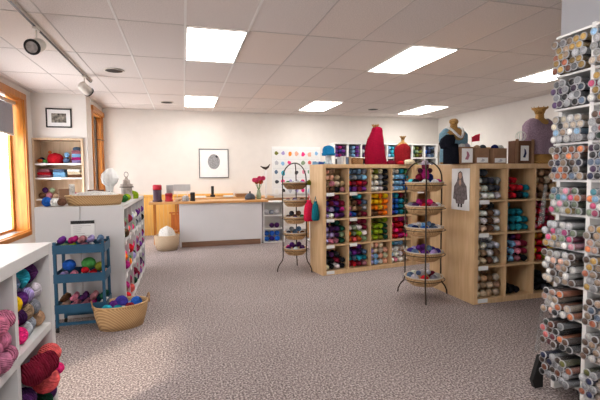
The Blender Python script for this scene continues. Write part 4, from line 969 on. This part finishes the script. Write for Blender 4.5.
# ================================================================== wall display with small packets
t = thing('display_board', 'white hanging display board on the back wall behind stand', 'display board', (2.65, 9.797, 0))
bx('board', PAPER, t, (-.62, -.02, .85, .58, 0, 1.98), bevel=.003)
m = MB()
for z in (1.02, 1.24, 1.46, 1.68, 1.90): m.box(-.60, -.028, z, .56, -.0205, z + .006)
m.build('hanging_rails', pmat('rail_grey', (.6, .6, .62), .4, nscale=9, namt=.05), t)
dg = 'packets hanging on the display board'
dc = ['wkslPBw', 'GPlsPjm', 'uTwGpew', 'sBPwjxk', 'zlofPfB']
rr = random.Random(11)
for r in range(5):
    for c in range(7):
        ch = dc[r][c]; zt = 1.02 + .22 * r; x = 2.65 - .52 + c * .165 + rr.uniform(-.012, .012); w = rr.uniform(.055, .066); h = rr.uniform(.14, .19)
        p = thing('notions_packet', f"white packet with {PAL[ch][0]} piece, {ORD[c]} from left, {['lowest','second','middle','fourth','topmost'][r]} rail of display board", 'packet', (x, 9.762, zt), 0, dg)
        bx('packet_card', PAPER, p, (-w, -.003, -h, w, .004, -.008), (-.006, -.001, -.008, .006, .0065, .004))
        m = MB(); q = [(rr.uniform(.55, 1) * w * .95 * math.cos(a * PI / 4), -h * .52 + rr.uniform(.5, 1) * h * .42 * math.sin(a * PI / 4)) for a in range(8)]
        m.poly(q, -.009, -.0032); m.build('packet_item', PAINT, p).color = (*PAL[ch][1], 1)
# leaflet rack at its right, blue magazines
for i, (x, z, ch, h) in enumerate(((2.86, 1.50, 'b', .22), (3.12, 1.50, 'u', .20))): pass
t = thing('magazine_rack', 'low rack holding blue magazines right of the display board', 'rack', (2.62, 8.0, 0))
for sx in (-.21, .20): bx('rack_post', WHITE2, t, (sx, 0, 0, sx + .02, .02, 1.52))
bx('rack_shelf', WHITE2, t, (-.19, -.06, 1.38, .20, .06, 1.39)); bx('rack_foot', WHITE2, t, (-.22, -.15, 0, .23, .15, .012))
for i, (x, ch) in enumerate(((-.11, 'B'), (.02, 'b'), (.13, 'T'))):
    o = MB().box(-.06, -.004, 0, .06, .004, .17, Matrix.Rotation(.15, 4, 'Y')).build('magazine', PAINT, None); o.location = (2.62 + x, 7.97 + .02 * i, 1.40); o.color = (*PAL[ch][1], 1)
    tag(o, f"{PAL[ch][0]} covered magazine leaning on the low magazine rack", 'magazine', 'magazines on the low rack')

# ================================================================== tall white shelves on the back wall
BK = cube_shelf('cube_shelf', 'tall white cube shelf against the back wall, right half', (3.45, 9.42, 0), 0, 8, 6, 2.80, 2.07, .36, WHITE2, .035, .03, True,
                backmat=pmat('dark_back', (.10, .10, .11), .8, nscale=9, namt=.05))
bg = 'yarn in the tall back wall shelf'
rr = random.Random(5)
tops = ['vmVviv', 'uBvuBv', 'VdRsVu', 'RmVRvr', 'BTBuTw', 'eTEdeu', 'jzhEjz', 'nuubnk']; seconds = ['RkVhRd', 'swhGsh', 'shGawh', 'ramRrm', 'RmdVRm', 'RvsRmd', 'zjyezw', 'wbnuwu']
bm = bmesh.new(); cl = bm.loops.layers.float_color.new('yarn_colour')
for c in range(8):
    for r in range(6):
        x0, z0 = BK.cell(c, r); src = tops[c] if r == 0 else seconds[c] if r == 1 else tops[(c * 3 + r) % 8]
        for k in range(9 if r != 1 else 6):
            R = .047; x = 3.45 + x0 + R + .006 + (k % 3) * 2 * R + rr.uniform(0, .006); z = z0 + R + .001 + (k // 3) * 2 * R; y0 = 9.45 + rr.uniform(0, .02)
            if z + R > z0 + BK.ch: continue
            cc = PAL[src[k % len(src)]][1]; jj = rr.uniform(.7, 1.3); n = 12; ph = rr.uniform(0, 6); rings = []
            for (dy, q) in ((0, .3), (.006, .75), (.02, .95), (.05, 1), (.15, 1), (.18, .6)):
                rings.append([bm.verts.new((x + R * q * (.88 + .12 * math.cos(2 * (2 * PI * a / n) + ph + dy * 30)) * math.cos(2 * PI * a / n), y0 + dy, z + R * q * (.88 + .12 * math.cos(2 * (2 * PI * a / n) + ph + dy * 30)) * math.sin(2 * PI * a / n))) for a in range(n)])
            fs = [bm.faces.new((p[a], q_[a], q_[(a + 1) % n], p[(a + 1) % n])) for p, q_ in zip(rings, rings[1:]) for a in range(n)] + [bm.faces.new(rings[0]), bm.faces.new(rings[-1])]
            for f in fs:
                f.smooth = True
                for lp in f.loops: lp[cl] = (min(1, cc[0] * jj), min(1, cc[1] * jj), min(1, cc[2] * jj), 1)
bmesh.ops.recalc_face_normals(bm, faces=bm.faces)
me = bpy.data.meshes.new('yarn_stock'); bm.to_mesh(me); bm.free()
ym = bpy.data.materials.new('stocked_yarn'); ym.use_nodes = True; nn = ym.node_tree.nodes; at = nn.new('ShaderNodeAttribute'); at.attribute_name = 'yarn_colour'
ym.node_tree.links.new(at.outputs['Color'], nn['Principled BSDF'].inputs['Base Color']); nn['Principled BSDF'].inputs['Roughness'].default_value = .95
o = link('yarn_stock', me, ym); tag(o, 'mixed yarn skeins filling the tall white back wall shelf', 'yarn', kind='stuff')

# ================================================================== bead tube rack at right
TZ = [2.10, 1.877, 1.686, 1.488, 1.279, 1.085, .891, .687, .499, .311, .115]
rk = thing('bead_rack', 'tall white rack of bead tubes at the right edge', 'rack', (2.25, 1.75, 0))
X0, X1 = 2.10, 2.385
def rbx(n, mat, *b): return rel(bx(n, mat, rk, *b), rk)
for y in (2.012, 1.765, 1.45): rbx('side_panel', WHITE2, (X0 + (.06 if y > 2 else 0), y - .012, 0, X1, y + .012, TZ[0] + .01))
for bay, (ya, yb_) in enumerate(((1.777, 2.0), (1.462, 1.753))):
    for z in TZ: rbx('shelf_board', WHITE2, (X0 + .002, ya, z - .012, X1, yb_, z))
rbx('back_panel', WHITE2, (X1, 1.45, 0, X1 + .006, 2.012, TZ[0]))
def tube_meshes():
    r = .0212; n = 14; L = .30
    bm = bmesh.new(); R = [(0, r), (0, r * .80), (.02, r * .80)]
    prof = [(.015, r * .76), (0.0, r * .80), (0, r), (.006, r), (L, r)]
    rings = [[bm.verts.new((y, q * math.cos(2 * PI * k / n), q * math.sin(2 * PI * k / n))) for k in range(n)] for y, q in prof]
    for a, b in zip(rings, rings[1:]):
        for k in range(n): bm.faces.new((a[k], a[(k + 1) % n], b[(k + 1) % n], b[k]))
    bm.faces.new(rings[-1])
    bmesh.ops.recalc_face_normals(bm, faces=bm.faces)
    for f in bm.faces:
        if max(v.co.x for v in f.verts) < .021: f.material_index = 1
    t = bpy.data.meshes.new('tube_wall'); bm.to_mesh(t); bm.free(); t.materials.append(CLEAR); t.materials.append(RIM); t.shade_smooth()
    m = MB(); m.tube([(-.003, 0, 0), (.001, 0, 0), (.05, 0, 0), (L - .01, 0, 0)], [r * .74, r * .80, r * .80, r * .80], 12)
    bmesh.ops.recalc_face_normals(m.bm, faces=m.bm.faces)
    b = bpy.data.meshes.new('tube_beads'); m.bm.to_mesh(b); m.bm.free(); b.materials.append(BEAD); b.shade_smooth()
    return t, b
TW, TB = tube_meshes()
def bead_col(ch):
    c = PAL[ch][1]; g_ = sum(c) / 3; j = rr.uniform(.3, 1.15); return tuple(min(1, (v * .8 + g_ * .2) * j) for v in c) + (1,)
SCH = ['YaOYhgYOsa', 'kngVkGuskv', 'wqscBGwqas', 'ahnOaqhufo', 'yLTPswpBjo', 'pfwPgqmsYj', 'aqhwafqahw', 'fqohwafYqk', 'OxkhERosgh', 'sGhngOzskh']
tg = 'bead tubes in the tall white rack'
rr = random.Random(21)
cnt = 0
for s in range(10):
    ztop = TZ[s] - .012; z0 = TZ[s + 1]; r = .0212
    j = 0
    while True:
        z = z0 + r + .0004 + j * r * 1.735
        if z + r > ztop or j > 6: break
        n = 5 if j % 2 == 0 else 4; kk = 0
        for i in range(n):
            y = 2.0 - r - .0015 - i * (2 * r + .0006) - (r if j % 2 else 0)
            
            if (s in (7, 8)) and i >= 3 and j > 1: continue
            ch = rr.choice(SCH[s]); kk += 1
            x = X0 - rr.uniform(.02, .034) - (.03 if s >= 5 else 0) - (.012 if rr.random() < .2 else 0)
            e = thing('bead_tube', f"clear tube of {PAL[ch][0]} beads, rack shelf {['one','two','three','four','five','six','seven','eight','nine','ten'][s]}, {LAY[j]}, {ORD[kk-1]} from left", 'bead tube', (x, y, z), 0, tg)
            o1 = bpy.data.objects.new('tube_wall', TW); o1.parent = e; COL.objects.link(o1)
            o2 = bpy.data.objects.new('tube_beads', TB); o2.parent = e; COL.objects.link(o2)
            o2.color = bead_col(ch)
            cnt += 1
        j += 1
print('tubes', cnt)
# second bay: same tubes, the row at the picture edge, and the rest
cnt = 0
for s in range(10):
    ztop = TZ[s] - .012; z0 = TZ[s + 1]; r = .0212; j = 0
    while True:
        z = z0 + r + .0004 + j * r * 1.735
        if z + r > ztop or j > 4: break
        for i in range(2):
            y = 1.753 - r - .0015 - i * (2 * r + .0006) - (r if j % 2 else 0)
            ch = rr.choice(SCH[(s * 3 + 2) % 10]); x = X0 - rr.uniform(.03, .05)
            e = thing('bead_tube', f"clear tube of {PAL[ch][0]} beads, right bay shelf {['one','two','three','four','five','six','seven','eight','nine','ten'][s]}, {LAY[j]}, {ORD[i]} from left", 'bead tube', (x, y, z), 0, tg)
            o1 = bpy.data.objects.new('tube_wall', TW); o1.parent = e; COL.objects.link(o1)
            o2 = bpy.data.objects.new('tube_beads', TB); o2.parent = e; COL.objects.link(o2)
            o2.color = bead_col(ch)
            cnt += 1
        j += 1
print('tubes bay2', cnt)
m = MB()
for s in range(10):
    z0 = TZ[s + 1]
    for j in range(4):
        for i in range(5):
            y = 1.753 - .092 - i * .0365 - (.018 if j % 2 else 0); z = z0 + .0182 + j * .031
            m.tube([(X0 - .02, y, z), (X0 + .25, y, z)], .0172, 8)
o = m.build('bead_tubes', BEAD, None, True); o.color = (.4, .33, .28, 1); tag(o, 'remaining bead tubes in the right bay of the rack', 'bead tube', kind='stuff')
# clear sleeves and black leaning thing at the end of the rack
for i, (z0, z1, lab) in enumerate(((1.0, 1.25, 'clear plastic sleeve hanging at the rack end, upper one'), (.22, .52, 'clear plastic sleeve hanging at the rack end, lower one'))):
    m = MB(); m.poly([(0, z0), (.045, z0 + .02), (.06, z1), (.045, z1)], 0, .003)
    o = m.build('plastic_sleeve', CLEARB, None); o.location = (2.035, 2.03, 0); tag(o, lab, 'sleeve', 'clear sleeves by the bead rack')
m = MB(); m.poly([(0, .05), (.02, .0), (.08, .0), (.08, .20), (.05, .20)], 0, .03)
o = m.build('black_folder', BLACK, None, bevel=.003); o.location = (2.03, 2.03, 0); tag(o, 'black folder leaning against the foot of the bead rack', 'folder')

# ================================================================== light
w = bpy.data.worlds.new('World'); sc.world = w; w.use_nodes = True
N = w.node_tree.nodes; bgd = N['Background']; bgd.inputs['Color'].default_value = (.96, .97, 1.0, 1); bgd.inputs["Strength"].default_value = 7.0
def portal(loc, rot, sx, sy):
    l = bpy.data.lights.new('window_portal', 'AREA'); l.shape = 'RECTANGLE'; l.size = sx; l.size_y = sy; l.cycles.is_portal = True
    o = bpy.data.objects.new('window_portal', l); COL.objects.link(o); o.location = loc; o.rotation_euler = rot
portal((-2.74, 6.74, 1.5), (0, -PI / 2, 0), 2.2, 2.3)
portal((-1.83, 9.21, 1.55), (0, -PI / 2, 0), 2.0, .9)
portal((-.6, -2.22, 1.6), (PI / 2, 0, PI), 1.6, 1.4)
portal((-2.74, 1.0, 1.4), (0, -PI / 2, 0), 2.0, 1.4)
sl = bpy.data.lights.new('sun', 'SUN'); sl.energy = 3; sl.angle = .05; sl.color = (1, .86, .68)
so = bpy.data.objects.new('sun', sl); COL.objects.link(so)
so.rotation_euler = Vector((.731, .682, -.66)).to_track_quat('-Z', 'Y').to_euler()

# ================================================================== camera
yaw, pitch, roll = .2703, -.0605, -.0074
cy, sy, cp, sp, cr, sr = math.cos(yaw), math.sin(yaw), math.cos(pitch), math.sin(pitch), math.cos(roll), math.sin(roll)
fwd = Vector((sy * cp, cy * cp, sp)); r0 = Vector((cy, -sy, 0)); u0 = r0.cross(fwd)
rt = r0 * cr + u0 * sr; up = u0 * cr - r0 * sr
cam = bpy.data.cameras.new('camera'); co = bpy.data.objects.new('camera', cam); COL.objects.link(co)
Mx = Matrix((rt, up, -fwd)).transposed().to_4x4(); Mx.translation = (0, 0, 1.32); co.matrix_world = Mx
cam.sensor_width = 36; cam.lens = 421 / 600 * 36; cam.clip_start = .02
sc.camera = co
vs = sc.view_settings; vs.view_transform = 'Standard'; vs.look = 'None'; vs.exposure = .62; vs.gamma = 1; vs.use_curve_mapping = False
